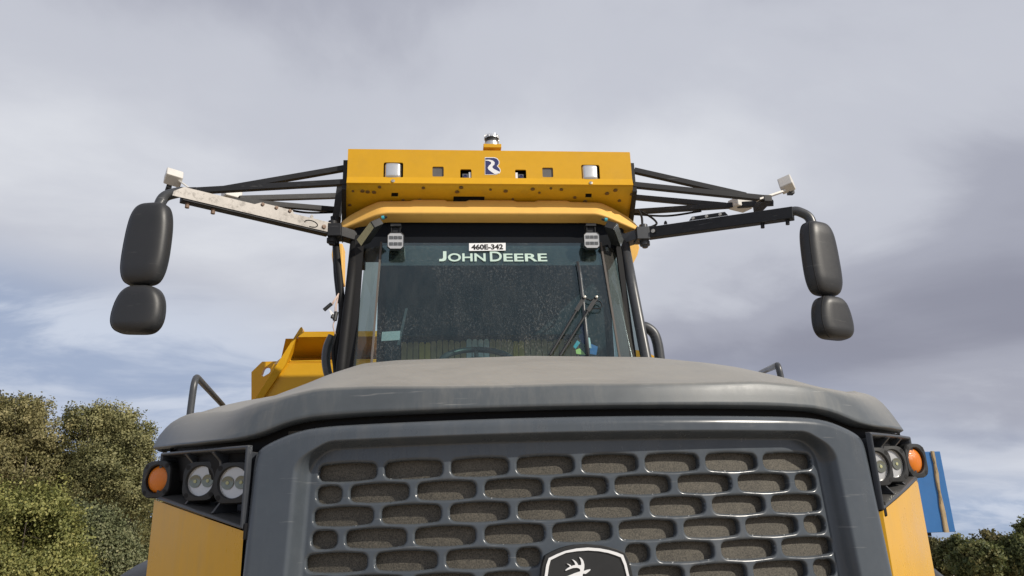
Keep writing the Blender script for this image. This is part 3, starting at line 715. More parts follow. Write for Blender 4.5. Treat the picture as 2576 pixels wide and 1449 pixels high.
def text_mesh(s, name, size, mat, parent, origin, ex, ey, width=None, off=0.0, depth=.0015):
    cu = bpy.data.curves.new('txt', 'FONT'); cu.body = s; cu.size = size; cu.offset = off; cu.resolution_u = 4
    ob = bpy.data.objects.new('txt', cu); COL.objects.link(ob); bpy.context.view_layer.update()
    me = bpy.data.meshes.new_from_object(ob.evaluated_get(bpy.context.evaluated_depsgraph_get())); me.name = name
    bpy.data.objects.remove(ob)
    co = np.array([v.co[:] for v in me.vertices]); x0, x1 = co[:, 0].min(), co[:, 0].max(); y0, y1 = co[:, 1].min(), co[:, 1].max()
    k = (width/(x1-x0)) if width else 1
    for v, c in zip(me.vertices, co):
        v.co = Vector(origin)+Vector(ex)*((c[0]-x0)*k)+Vector(ey)*(c[1]*1.0)
    me.materials.clear()
    return link(name, me, mat, parent), (x1-x0)*k
def onglass(px, py, d=.006):
    Y = 4.8
    for _ in range(5): Y = YW(U(px, py, Y)[2])-d
    return V3(U(px, py, Y))
def make_writing():
    ey = Vector((0, .26, 1)).normalized()
    # white plate with the fleet number
    a, b, c_, d = [onglass(*p, d=.012) for p in ((1180, 612), (1272, 611), (1272, 630), (1180, 631))]
    sg = MB().prism([a, b, c_, d], (0, .006, 0)).build('number_sign', M_CHALK, CAB)
    tag(sg, 'white number plate reading 460E-342')
    o = onglass(1186, 627.5, .0135); e = onglass(1266, 626.5, .0135); ex = (e-o); w = ex.length; ex.normalize()
    h = (onglass(1186, 615.5, .0135)-o).length
    text_mesh('460E-342', 'number_text', h/.70, M_INK, CAB, o, ex, ey, w, off=.0022)
    # maker's name in big and small capitals
    def word(s, x0, x1, yb, yt, nm):
        o = onglass(x0, yb); e = onglass(x1, yb-.3); ex = e-o; w = ex.length; ex.normalize(); h = (onglass(x0, yt)-o).length
        text_mesh(s, nm, h/.70, M_MINT, CAB, o, ex, ey, w, off=.0018)
    MB().prism([onglass(*p) for p in ((1114.5, 632), (1123, 632), (1123, 650), (1121, 654.5), (1116, 657), (1105, 657.3), (1105, 651.5), (1112, 651.3), (1114.5, 649))], (0, .001, 0)).build('windscreen_letter', M_MINT, CAB)
    word('OHN', 1127, 1222, 657, 637.5, 'windscreen_letter')
    word('D', 1233, 1263, 657, 632.5, 'windscreen_letter'); word('EERE', 1267, 1377, 657, 638, 'windscreen_letter')
make_writing()

# wiper
def make_wiper():
    w = MB()
    def g(px, py, d=.03): return onglass(px, py, d)
    for a, b in (((1383, 893), (1470, 748)), ((1408, 895), (1500, 749))):
        A, B = g(*a, .035), g(*b, .04); w.tube([A, B], .0085, 8)
        D = (A-B).normalized(); w.bar(B, B+D*.12, .026, .016, (0, 1, 0))
    w.tube([g(1470, 749), g(1485, 756), g(1500, 750)], .005, 6)
    w.tube(spline([g(1497, 757), g(1508, 758), g(1514, 768), g(1508, 776), g(1487, 776)], 5), .004, 6)
    wp = w.build('wiper', M_BLK, CAB, smooth=False); tag(wp, 'twin-arm wiper with upright blade')
    w = MB().tube([g(1453, 660, .015), g(1459, 690, .018), g(1466, 750, .02), g(1474, 830, .018), g(1479, 895, .015)], .012, 8)
    w.build('wiper_blade', M_TUBE, CAB, smooth=True)
    for p in ((1470, 748), (1500, 748)): MB().lathe([(.009, 0), (.009, .012), (.001, .014)], g(*p, .048), (0, -1, 0), 12).build('wiper_nut', M_STEEL, CAB)
make_wiper()

# visor -----------------------------------------------------------------
def make_visor():
    xs = np.linspace(-1.055, 1.055, 85); vs = []
    zt_px = [(0, 3.770), (.55, 3.770), (.78, 3.766), (.86, 3.742), (.97, 3.700), (1.03, 3.660), (1.055, 3.630)]
    zf_px = [(0, 3.654), (.70, 3.654), (.80, 3.638), (.92, 3.606), (1.0, 3.586), (1.055, 3.577)]
    zb_px = [(0, 3.620), (.70, 3.620), (.78, 3.612), (.90, 3.588), (.98, 3.573), (1.055, 3.572)]
    for x in xs:
        a = abs(x); back = .22*max(0, a-.72)**1.2
        notch = 0
        for c, w in ((.0, .16), (.42, .11)):
            if abs(a-c) < w: notch = .010
        zt, zf, zb = ip(a, zt_px)+notch*float(sstep(0, .02, .16-abs(a))) if False else ip(a, zt_px)+notch, ip(a, zf_px), ip(a, zb_px)
        y = 4.80+.45*max(0, a-.74)**1.1
        A, B_, C_, D_ = (y+.068, zt-.006), (y+.005, zf+.008), (y+.010, zf-.008), (y+.085, zb+.004)
        lp = lambda p, q, t: (p[0]+(q[0]-p[0])*t, p[1]+(q[1]-p[1])*t)
        prof = [(y+.34, zt-.02), (y+.095, zt+.004), (y+.078, zt+.002), A, lp(A, B_, .1), lp(A, B_, .5), lp(A, B_, .92), B_, (y+.003, zf), C_, lp(C_, D_, .1), lp(C_, D_, .5), lp(C_, D_, .92), D_, (y+.093, zb), (y+.10, zb+.002), (y+.13, zb+.05)]
        nr = len(prof); vs += [(x, p, z) for p, z in prof]
    n = len(xs); fs = [(i*nr+j, (i+1)*nr+j, (i+1)*nr+j+1, i*nr+j+1) for i in range(n-1) for j in range(nr-1)]
    fs += [tuple(range(nr)), tuple((n-1)*nr+j for j in range(nr-1, -1, -1))]
    tag(mesh('sun_visor', vs, fs, M_VIS, CAB, smooth=True, bevel=0), 'faded yellow plastic sun visor over the windscreen')
    for s, P in ((-1, [(844, 612), (836, 624), (834, 640), (838, 668), (845, 706), (862, 706), (862, 612)]), (1, [(1585, 606), (1606, 612), (1609, 622), (1604, 641), (1586, 676), (1572, 690), (1570, 606)])):
        MB().prism([U(px, py, 6.0) for px, py in P], (0, .18, 0)).build('roof_skirt', M_VIS, CAB, bevel=.01)
make_visor()

# work lights under the visor
def work_light(px, py):
    c = V3(U(px, py, 4.77)); R3 = Matrix.Rotation(rad(4), 3, 'X'); hw, hh, ch = .054, .057, .016
    def octo(hx, hz, k, y): return [c+R3@Vector((x, y, z)) for x, z in ((-hx+k, -hz), (hx-k, -hz), (hx, -hz+k), (hx, hz-k), (hx-k, hz), (-hx+k, hz), (-hx, hz-k), (-hx, -hz+k))]
    L_ = [octo(hw*.9, hh*.9, ch, .05), octo(hw, hh, ch, .01), octo(hw, hh, ch, -.012), octo(hw*.95, hh*.95, ch, -.016), octo(hw*.93, hh*.93, ch, -.012)]
    vs = [p for l in L_ for p in l]; fs = [(a*8+i, a*8+(i+1) % 8, a*8+8+(i+1) % 8, a*8+8+i) for a in range(4) for i in range(8)]+[tuple(range(7, -1, -1))]
    o = mesh('work_light', vs, fs, M_BEZEL, T); tag(o, 'square LED work light hanging under the visor')
    mesh('lens', octo(hw*.93, hh*.93, ch, -.0125), [tuple(range(8))], M_REFL, o)
    for i in (-1, 0, 1):
        for j in (-1, 1): 
            q = c+R3@Vector((i*.029, -.0135, j*.0215)); MB().box(q, (.0125, .002, .0105), R3).build('led', M_LED2, o)
    br = MB().bar(c+Vector((-.028, .0, .05)), c+Vector((-.028, .0, .10)), .006, .02, (0, 1, 0)).bar(c+Vector((.028, .0, .05)), c+Vector((.028, .0, .10)), .006, .02, (0, 1, 0)).box(c+Vector((0, .02, .075)), (.022, .02, .022)).box(c+Vector((0, .01, .108)), (.034, .03, .008))
    br.build('bracket', M_BLK, o)
M_LED2 = paint('led_cell', (.16, .16, .155), rough=.2, metal=.7, vary=.4, scale=120, bump=0)
work_light(995.5, 607); work_light(1488, 605.5)

# tilted junction boxes on the cab corners
def tilt_box(corners, depth, m_face, m_side, conn, nm, label):
    P = [V3(p) for p in corners]
    o = MB().prism(P, depth).build('marker_lamp', m_side, T, bevel=.003); tag(o, label)
    n = (P[1]-P[0]).cross(P[2]-P[0]).normalized()
    if n.y > 0: n = -n
    cc = sum(P, Vector())/4
    MB().prism([cc+(p-cc)*.93+n*.002 for p in P], n*.003).build('face_plate', m_face, o)
    a, b = conn
    MB().tube([a, a+(b-a)*.5], .013, 10).build('connector', M_TEAL, o); MB().tube([a+(b-a)*.45, b], .009, 8).build('cable_end', M_BEZEL, o)
    return o
M_BRASS = paint('brassy_plate', (.42, .44, .33), rough=.22, metal=.9, vary=.12)
M_STAIN = paint('stainless_plate', (.55, .60, .60), rough=.2, metal=.9, vary=.12)
def zc(ox, oy, sc): return lambda x, y: ((ox+x/sc)/1.5652, (oy+y/sc)/1.5652)
ZL = zc(1280, 800, 4.83); ZR = zc(2300, 780, 4.83)
tilt_box([U(*ZL(870, 345), 4.70), U(*ZL(945, 460), 4.70), U(*ZL(690, 825), 4.82), U(*ZL(600, 700), 4.82)], (.055, .02, .035), M_BRASS, M_BEZEL, (V3(U(*ZL(1075, 280), 4.76)), V3(U(*ZL(1180, 260), 4.76))), 'l', 'tilted black lamp box with brassy face on the left cab corner')
tilt_box([U(*ZR(560, 590), 4.70), U(*ZR(625, 470), 4.72), U(*ZR(745, 810), 4.86), U(*ZR(690, 935), 4.84)], (-.055, .03, .03), M_STAIN, M_BEZEL, (V3(U(*ZR(440, 415), 4.74)), V3(U(*ZR(335, 400), 4.74))), 'r', 'tilted black lamp box with steel face on the right cab corner')

# sensor box on the roof -------------------------------------------------
def bx(px, py): p = U(px, py, 4.74); return p[0], p[2]
def make_box():
    H = .968; zt, zf, zb = 4.088, 3.884, 3.832
    holes = []; hc = {}
    def hole(px, py, hx, hz, r):
        x, z = bx(px, py); holes.append(rrect(x, z, hx, hz, r)[::-1]); return x, z
    k = 4.74/FPX*1.08
    big = [hole(989.5, 428, .0655, .0575, .012), hole(1486, 433, .0635, .0560, .012)]
    med = [hole(1102, 431.5, .038, .037, .008), hole(1378, 433.5, .037, .036, .008)]
    cams = [hole(1172, 438, .038, .037, .009), hole(1310, 439, .038, .037, .009)]
    box = plate('sensor_box', [(-H, zf), (H, zf), (H, zt), (-H, zt)], holes, lambda x, z: (x, 4.74, z), (0, .012, 0), M_YEL, T)
    tag(box, 'long yellow roof box with sensor windows')
    b = MB()
    # folded bottom strip, top, ends
    b.add([(-H, 4.74, zf), (H, 4.74, zf), (H, 4.722, zb), (-H, 4.722, zb), (H, 4.74, zb-.006), (-H, 4.74, zb-.006)], [(0, 1, 2, 3), (3, 2, 4, 5)])
    b.add([(-H, 4.752, zt), (H, 4.752, zt), (H, 5.4, zt+.02), (-H, 5.4, zt+.02)], [(0, 1, 2, 3)])
    for s in (-1, 1): b.add([(s*H, 4.74, zt), (s*H, 4.74, zb), (s*(H+.03), 5.4, zb-.08), (s*(H+.03), 5.4, zt+.02)], [(0, 1, 2, 3)])
    b.build('box_shell', M_YEL, box)
    f = MB().box((0, 4.760, zt+.003), (H, .012, .004)); f.build('top_flange', M_YEL, box)
    # underside panel with cut-outs
    def under(u, v): # u across -1..1, v 0 front .. 1 back
        w = H*(1-v)+1.03*v; return np.array([u*w, 4.742+.33*v, (zb-.004)*(1-v)+3.742*v])
    def uv(px, py):
        lo, hi = 0., 1.4
        for _ in range(30):
            m = (lo+hi)/2; y = 4.742+.33*m; p = U(px, py, y)
            if p[2] < (zb-.004)*(1-m)+3.742*m: lo = m
            else: hi = m
        p = U(px, py, 4.742+.33*lo); return p[0]/(H*(1-lo)+1.03*lo), lo
    hl = []
    for x0, y0, x1, y1 in ((985, 485, 1001, 496), (1141, 494, 1218, 511), (1473, 487, 1488, 498)):
        a, c = uv(x0, y0), uv(x1, y1); hl.append([(a[0], a[1]), (a[0], c[1]), (c[0], c[1]), (c[0], a[1])])
    plate('underside_panel', [(-1, 0), (1, 0), (1, 1.9), (-1, 1.9)], hl, under, (0, .0, .006), M_YELU, box)
    inn = MB().box((0, 5.05, 3.93), (.93, .27, .005)); inn.build('inner_floor', M_GAP, box)
    MB().box((0, 4.90, 3.99), (.95, .012, .09)).build('inner_wall', M_GAP, box)
    # bolts on the underside
    rnd = random.Random(3)
    pts = [(876+12, 480), (925, 482), (941, 483), (985, 506), (1014, 503), (1056, 503), (1065, 472), (1150, 482), (1160, 471), (1234, 476), (1272, 480), (1357, 484), (1412, 476), (1446, 496), (1472, 506), (1407, 508), (1500, 512), (1548, 478), (1558, 504), (1590, 488), (912, 480), (955, 470), (880, 515), (1340, 475), (1290, 500), (1386, 473), (1527, 486), (1052, 507)]
    for px, py in pts:
        u, v = uv(px, py); p = under(u, v); r = rnd.choice((.009, .012, .015)); MB().lathe([(r, .004), (r, -.008), (.001, -.008)], p, (0, 0, 1), 6).build('underside_bolt', M_RUSTY, box)
    for px, py in ((989, 457.5), (1486, 462.5)): MB().lathe([(.013, 0), (.013, .012), (.001, .014)], U(px, py, 4.732), (0, -1, .3), 8).build('strip_bolt', M_STEEL, box)
    # silver radar domes
    for (x, z) in big:
        xs = np.linspace(-.0585, .0575, 20); vs = []; pr = [(.0, 1), (.01, .9)]
        ring = []
        m = 20
        for j, zz in enumerate(np.linspace(-.054, .054, 12)):
            for i, xx in enumerate(xs):
                e = max(0, abs(xx)/.057-.62)/.38; ez = max(0, abs(zz)/.054-.85)/.15
                vs.append((x-.004+xx, 4.730+.010*(xx/.062)**2+.022*e**3+.010*ez**2, z-.001+zz))
        fs = [(j*m+i, j*m+i+1, j*m+m+i+1, j*m+m+i) for j in range(11) for i in range(m-1)]
        tag(mesh('radar_cover', vs, fs, M_SILV, box, smooth=True), 'curved silver sensor cover')
        MB().box((x, 4.80, z), (.075, .004, .07)).build('recess', M_GAP, box)
    for (x, z) in med: MB().box((x, 4.752, z), (.045, .003, .045)).build('blank_plate', M_GREYPL, box)
    for i, (x, z) in enumerate(cams):
        s = 1 if i == 0 else -1
        cm = MB().box((x-s*.004, 4.775, z-.010), (.021, .02, .021)).build('camera', M_BEZ2, box, bevel=.003)
        MB().lathe([(.012, 0), (.012, .006), (.009, .006), (.008, .002), (.001, .003)], (x-s*.004, 4.755, z-.010), (0, -1, 0), 16).build('camera_lens', M_NAVY, box)
        MB().box((x+s*.028, 4.762, z-.006), (.008, .012, .026)).build('camera_bracket', M_CHALK, box, bevel=.001)
        MB().box((x, 4.81, z), (.045, .004, .045)).build('recess', M_GAP, box)
    # emblem on the front
    zz = zc(1200, 480, 3.22)
    def pl(pts, m, y, nm): return MB().prism([U(*zz(*p), y) for p in pts], (0, .0015, 0)).build(nm, m, box)
    pl([(2283, 448), (2400, 448), (2440, 460), (2466, 495), (2468, 530), (2446, 560), (2476, 590), (2485, 620), (2472, 650), (2425, 671), (2283, 669)], M_CHALK, 4.7385, 'logo_backing')
    pl([(2291, 456), (2398, 456), (2434, 467), (2458, 498), (2460, 528), (2435, 559), (2467, 594), (2476, 620), (2464, 646), (2422, 662), (2291, 661)], M_NAVY, 4.7370, 'logo_field')
    pl([(2291, 480), (2340, 478), (2385, 490), (2408, 512), (2405, 540), (2382, 560), (2378, 575), (2396, 595), (2470, 632), (2464, 648), (2440, 658), (2408, 661), (2370, 636), (2330, 605), (2319, 580), (2335, 555), (2362, 530), (2362, 508), (2330, 494), (2291, 490)], M_CHALK, 4.7355, 'logo_road')
    # laser scanner on top
    c = V3(U(1238, 374, 4.80)); kk = 4.8/FPX*1.06
    MB().box(c+Vector((0, .02, .003)), (.062, .06, .014)).build('scanner_mount', M_YEL, box, bevel=.002)
    ls = MB().lathe([(.056, 0), (.056, .008), (.046, .016), (.046, .034), (.050, .036)], c+Vector((0, .02, .017)), (0, 0, 1), 32).build('laser_scanner', M_SILV, box, smooth=False)
    tag(ls, 'small finned laser scanner on top of the roof box')
    MB().lathe([(.047, .035), (.047, .066), (.044, .066)], c+Vector((0, .02, .017)), (0, 0, 1), 32).build('scanner_window', M_BEZEL, box, smooth=True)
    fn = MB().lathe([(.05, .066), (.05, .073), (.001, .074)], c+Vector((0, .02, .017)), (0, 0, 1), 32)
    for i in range(22):
        a = 2*math.pi*i/22; fn.bar(c+Vector((.047*math.cos(a), .02+.047*math.sin(a), .08)), c+Vector((.047*math.cos(a), .02+.047*math.sin(a), .106)), .004, .012, (math.cos(a), math.sin(a), 0))
    for i in range(9): fn.bar(c+Vector((-.04+.01*i, -.015, .09)), c+Vector((-.04+.01*i, .055, .09)), .003, .028)
    fn.build('scanner_fin', M_SILV, box)
M_YELU = paint('yellow_underside', (.66, .40, .015), rough=.45, vary=.10, grime=.16, scale=5)
M_RUSTY = paint('brown_bolt', (.17, .10, .03), rough=.6)
M_BEZ2 = paint('camera_grey', (.09, .095, .10), rough=.5)
make_box()

# outrigger frames -------------------------------------------------------
def make_outrigger(s):
    w = .038
    if s < 0:
        zz = zc(600, 600, 3.22)
        A1, A2 = U(*zz(2430, 205), 4.82), U(*zz(2480, 380), 4.80); E1 = U(*zz(520, 492), 4.77)
        B1, B2 = U(*zz(2330, 553), 5.45), U(*zz(2330, 728), 5.45); E2 = U(*zz(560, 520), 4.90); J1 = U(*zz(900, 470), 4.78); J2 = U(*zz(1100, 590), 5.07)
    else:
        zz = zc(2450, 620, 1.958)
        A1, A2 = U(*zz(92, 102), 4.82), U(*zz(84, 213), 4.80); E1 = U(*zz(1110, 318), 4.77)
        B1, B2 = U(*zz(90, 307), 5.40), U(*zz(90, 420), 5.40); E2 = U(*zz(1165, 350), 4.90); J1 = U(*zz(950, 296), 4.78); J2 = U(*zz(800, 372), 5.07)
    fr = MB().bar(A2, E1, w, w).build('outrigger', M_BLK, T, bevel=.002)
    tag(fr, ('left' if s < 0 else 'right')+' outrigger of black square tubes carrying sensor boxes')
    MB().bar(A1, J1, w*.98, w*.98).build('brace', M_BLK, fr, bevel=.002)
    if s < 0:
        E2b = np.array(E1)+np.array([.05, .10, -.01])
        MB().bar(B1, J2, w, w).build('brace', M_BLK, fr, bevel=.002); MB().bar(B2, E2b, w*.99, w*.99).build('brace', M_BLK, fr, bevel=.002)
    else:
        MB().bar(B1, J2, w, w).build('brace', M_BLK, fr, bevel=.002); MB().bar(B2, E2, w*.99, w*.99).build('brace', M_BLK, fr, bevel=.002)
    MB().bar(np.array(E1)+np.array([s*.005, -.02, -.003]), np.array(E1)+np.array([s*-.005, .16, -.012]), .06, .05).build('end_bracket', M_BLK, fr, bevel=.004)
    # upright plates on the box side
    ax = s*.985
    MB().bar((ax, 4.80, 4.03), (ax, 4.80, 3.84), .035, .03, (0, 1, 0)).build('side_post', M_BLK, fr)
    P = [(ax+s*.0, 4.76, 3.86), (ax+s*.0, 5.50, 3.80), (ax+s*.06, 5.50, 3.66), (ax+s*.05, 5.06, 3.72)]
    MB().bar((ax+s*.005, 4.78, 3.83), (ax+s*.045, 5.12, 3.71), .03, .05).build('side_plate', M_BLK, fr)
    if s < 0: MB().bar(U(858, 470, 5.3), U(845, 560, 5.3), .05, .07, (0, 1, 0)).build('side_plate', M_BLK, fr)
    # strap and cable along the lower brace
    cb = MB().tube(spline([B2+np.array([0, -.01, -.025]), B2*.75+np.array(E2)*.25+np.array([0, 0, -.05]), B2*.5+np.array(E2)*.5+np.array([0, 0, -.028])], 8), .008, 8)
    cb.build('cable', M_RUB, fr, smooth=True)
    # sensor boxes
    def vbox(Fv, a, b, c_):
        es = [V3(AR*q[0]+AU*q[1]+AF*q[2]) for q in (a, b, c_)]
        u = [e.normalized() for e in es]
        return V3(Fv)+(es[0]+es[1]+es[2])*.5, u[0], u[1], u[2], tuple(e.length/2 for e in es)
    def sbox(c, ex, ey, ez, h, m=M_WHITE):
        R3 = Matrix((ex, ey, ez)).transposed(); return MB().box(c, h, R3).build('sensor_housing', m, fr, bevel=.008, segs=3)
    if s < 0:
        c, ex, ey, ez, hh = vbox(U(*zz(180, 260), 4.74), (-.026, .052, .0704), (-.039, -.065, .0337), (.088, -.026, .0517)); R3 = Matrix((ex, ey, ez)).transposed()
        tag(sbox(c, ex, ey, ez, hh), 'off-white sensor box at the tip of the left outrigger')
        MB().bar(c+Vector((.05, 0, -.03)), V3(E1)+Vector((-.0, 0, .0)), .05, .006).build('sensor_bracket', M_WHITE, fr)
        MB().box(c+V3(AR*-.035-AU*.075), (.022, .022, .016), R3).build('connector', M_BEZEL, fr)
        c2 = V3(U(583, 489, 5.10)); sbox(c2, Vector((.8, .6, 0)), Vector((-.6, .8, 0)), Vector((0, 0, 1)), (.06, .045, .035))
    else:
        c, ex, ey, ez, hh = vbox(U(*zz(1312, 190), 4.74), (.005, .071, .0715), (-.077, -.034, .0392), (.043, -.047, .0436))
        tag(sbox(c, ex, ey, ez, hh), 'off-white sensor box at the tip of the right outrigger')
        MB().bar(c+Vector((-.03, 0, -.055)), V3(E1)+Vector((-.06, 0, -.01)), .05, .012).build('sensor_bracket', M_WHITE, fr)
        MB().box(c+V3(AR*.03-AU*.058), (.02, .02, .014)).build('connector', M_BEZEL, fr)
        c2 = V3(U(1862, 515, 5.05)); sbox(c2, Vector((.9, .43, 0)), Vector((-.43, .9, 0)), Vector((0, 0, 1)), (.075, .05, .035))
make_outrigger(-1); make_outrigger(1)

# mirrors -----------------------------------------------------------------
def shell(name, top, bot, w_top, w_mid, w_bot, depth, parent, yaw, label):
    """mirror back shell: rounded body between top and bottom points"""
    top, bot = V3(top), V3(bot); ez = (top-bot); H = ez.length; ez.normalize()
    ey = Vector((math.sin(yaw), -math.cos(yaw), 0)); ey = (ey-ez*ey.dot(ez)).normalized(); ex = ey.cross(ez).normalized()
    nv, nu = 34, 40; vs = []
    for j in range(nv+1):
        t = j/nv; a = -math.pi/2+math.pi*t                     # t 0 bottom .. 1 top
        cz = math.copysign(abs(math.sin(a))**.66, math.sin(a)); kr = abs(math.cos(a))**.37
        zc_ = cz*.5+.5
        w = (w_bot*(1-zc_)**1+w_top*zc_)*.5; w += (w_mid-(w_bot+w_top)/2)*.5*(1-(2*zc_-1)**2)
        for i in range(nu):
            b = 2*math.pi*i/nu; cx = math.copysign(abs(math.cos(b))**.52, math.cos(b)); sy = math.copysign(abs(math.sin(b))**.75, math.sin(b))
            d = depth*(.95 if sy > 0 else .42)
            vs.append(bot+ez*(zc_*H)+ex*(cx*w*kr)+ey*(sy*d*min(1, kr*1.05)))
    fs = [(j*nu+i, j*nu+(i+1) % nu, (j+1)*nu+(i+1) % nu, (j+1)*nu+i) for j in range(nv) for i in range(nu)]
    o = mesh(name, vs, fs, M_PLAST, parent, smooth=True); tag(o, label)
    for i in (5, nu-5+1) if False else (4,):
        MB().tube([vs[j*nu+i] for j in range(2, nv-1)], .0028, 6).build('seam', M_GAP, parent, smooth=True)
    MB().lathe([(.022, -.004), (.022, .004), (.001, .005)], bot+ez*.012+ey*depth*.1, -ez, 14).build('drain_plug', M_GAP, parent)
    # mirror glass on the rear side
    c = (top+bot)/2; g = MB(); w = w_mid*.40
    g.prism([c+ex*x+ez*z-ey*(depth*.38) for x, z in rrect(0, 0, w*.8, H*.34, .04)], -ey*.008).build('mirror_glass', M_STAIN, parent)
    return o
def make_mirror(s):
    if s < 0:
        zz = zc(600, 600, 3.22)
        a_in, a_out = V3(U(*zz(2230, 985), 4.86)), V3(U(*zz(370, 545), 4.32)); lab = 'left'
    else:
        zz = zc(2450, 620, 1.958)
        a_in, a_out = V3(U(*zz(200, 588), 4.86)), V3(U(*zz(1320, 432), 4.32)); lab = 'right'
    h = .082 if s < 0 else .078
    arm = MB().bar(a_in, a_out, .06, h).build('mirror_arm', M_BLK, T, bevel=.004)
    tag(arm, lab+' mirror arm'+(' with a bare worn metal face' if s < 0 else ' in black paint'))
    d = (a_out-a_in).normalized(); r = d.cross(Vector((0, 0, 1))).normalized(); u = r.cross(d); f = r if r.y < 0 else -r
    if s < 0:
        P = [a_in+u*(h/2), a_in-u*(h/2-.012), a_out-u*(h/2-.012)+d*.06, a_out-u*(-.0)+d*.055, a_out+u*(h/2)]
        MB().prism([p+f*.032 for p in P], f*.004).build('face_plate', M_BARE, arm)
        q = a_in+d*.26+u*(h/2)
        MB().prism([q+f*.03, q+d*.01+u*.022+f*.03, q+d*.22+u*.022+f*.03, q+d*.26+f*.03], f*.005).build('bolt_strip', M_BARE, arm)
    else:
        q = a_in+d*.30+u*(h/2)
        MB().prism([q+f*.03, q+d*.02+u*.026+f*.03, q+d*.24+u*.026+f*.03, q+d*.26+f*.03], f*.005).build('bolt_strip', M_BLK, arm)
    BM = M_RUST if s < 0 else M_STEEL
    for t in (.03, .12, .21): MB().lathe([(.011, 0), (.011, .010), (.001, .012)], q+d*t+u*.011+f*.034, f, 8).build('arm_bolt', BM, arm)
    MB().lathe([(.014, 0), (.014, .008), (.001, .010)], a_in+d*.05+f*.036, f, 10).build('arm_bolt', BM, arm)
    L_ = (a_out-a_in).length
    for t in (.80, .96): MB().lathe([(.013, 0), (.013, .03), (.001, .03)], a_in+d*(L_*t)-u*(h/2), -u, 8).build('arm_bolt', M_RUST if s < 0 else M_BLK, arm)
    # lug on top of the arm and slot weld
    MB().prism([a_in+d*t+u*(h/2+z)+f*.03 for t, z in ((.125, 0), (.127, .015), (.133, .024), (.14, .024), (.146, .015), (.148, 0))], f*.006).build('lug', M_BARE if s < 0 else M_BLK, arm)
    if s < 0:
        sl_ = [a_in+d*(.095+.045*(1+math.cos(a)))+u*(.022*math.sin(a))+f*.036 for a in np.linspace(0, 2*math.pi, 25)]
        MB().tube(sl_[:20], .0035, 6).build('weld_line', M_RUB, arm)
    # hinge at the cab
    k = a_in-d*.03
    hg = MB().box(k+Vector((-s*.02, .0, -.01)), (.045, .06, .045)).lathe([(.035, 0), (.035, .03), (.02, .03), (.02, .045), (.001, .045)], k+Vector((0, 0, -.055)), (0, 0, -1), 16)
    hg.bar(k, (s*.93, 4.95, k.z-.02), .09, .07)
    hg.lathe([(.03, 0), (.03, .03), (.001, .03)], k+Vector((0, 0, .04)), (0, 0, 1), 14)
    hg.build('hinge_bracket', M_TUBE if s > 0 else M_BLK, arm, bevel=.004)
    # bent tube and the two mirror heads
    if s < 0:
        z2 = zc(420, 600, 1.958)
        tp = [a_out-d*.05+u*.0, V3(U(*z2(590, 300), 4.32)), V3(U(*z2(440, 335), 4.30)), V3(U(*z2(400, 420), 4.29)), V3(U(*z2(380, 520), 4.28))]
        h1t, h1b = U(*z2(375, 408), 4.27), U(*z2(276, 1030), 4.27); h2t, h2b = U(*z2(300, 1042), 4.27), U(*z2(225, 1403), 4.27)
        MB().tube(arc(tp, 6, .12), .032, 14).build('bent_tube', M_TUBE, arm, smooth=True)
        MB().tube([U(*z2(300, 980), 4.27), U(*z2(296, 1100), 4.27)], .022, 10).build('link_pin', M_TUBE, arm, smooth=True)
        shell('mirror_head', h1t, h1b, .24, .27, .262, .085, arm, rad(-14), 'tall black mirror housing on the left')
        shell('wide_mirror_head', h2t, h2b, .215, .30, .285, .085, arm, rad(-14), 'short black mirror housing below the tall left one')
    else:
        z2 = zc(2450, 620, 1.958)
        tp = [a_out-d*.05, V3(U(*z2(1330, 405), 4.32)), V3(U(*z2(1440, 450), 4.30)), V3(U(*z2(1470, 530), 4.29)), V3(U(*z2(1490, 640), 4.28))]
        MB().tube(arc(tp, 6, .12), .030, 14).build('bent_tube', M_TUBE, arm, smooth=True)
        h1t, h1b = U(*z2(1470, 512), 4.27), U(*z2(1558, 1070), 4.27); h2t, h2b = U(*z2(1574, 1085), 4.27), U(*z2(1628, 1406), 4.27)
        MB().tube([U(*z2(1562, 1020), 4.27), U(*z2(1574, 1130), 4.27)], .022, 10).build('link_pin', M_TUBE, arm, smooth=True)
        shell('mirror_head', h1t, h1b, .235, .262, .262, .085, arm, rad(22), 'tall black mirror housing on the right')
        shell('wide_mirror_head', h2t, h2b, .205, .285, .275, .085, arm, rad(22), 'short black mirror housing below the tall right one')
make_mirror(-1); make_mirror(1)

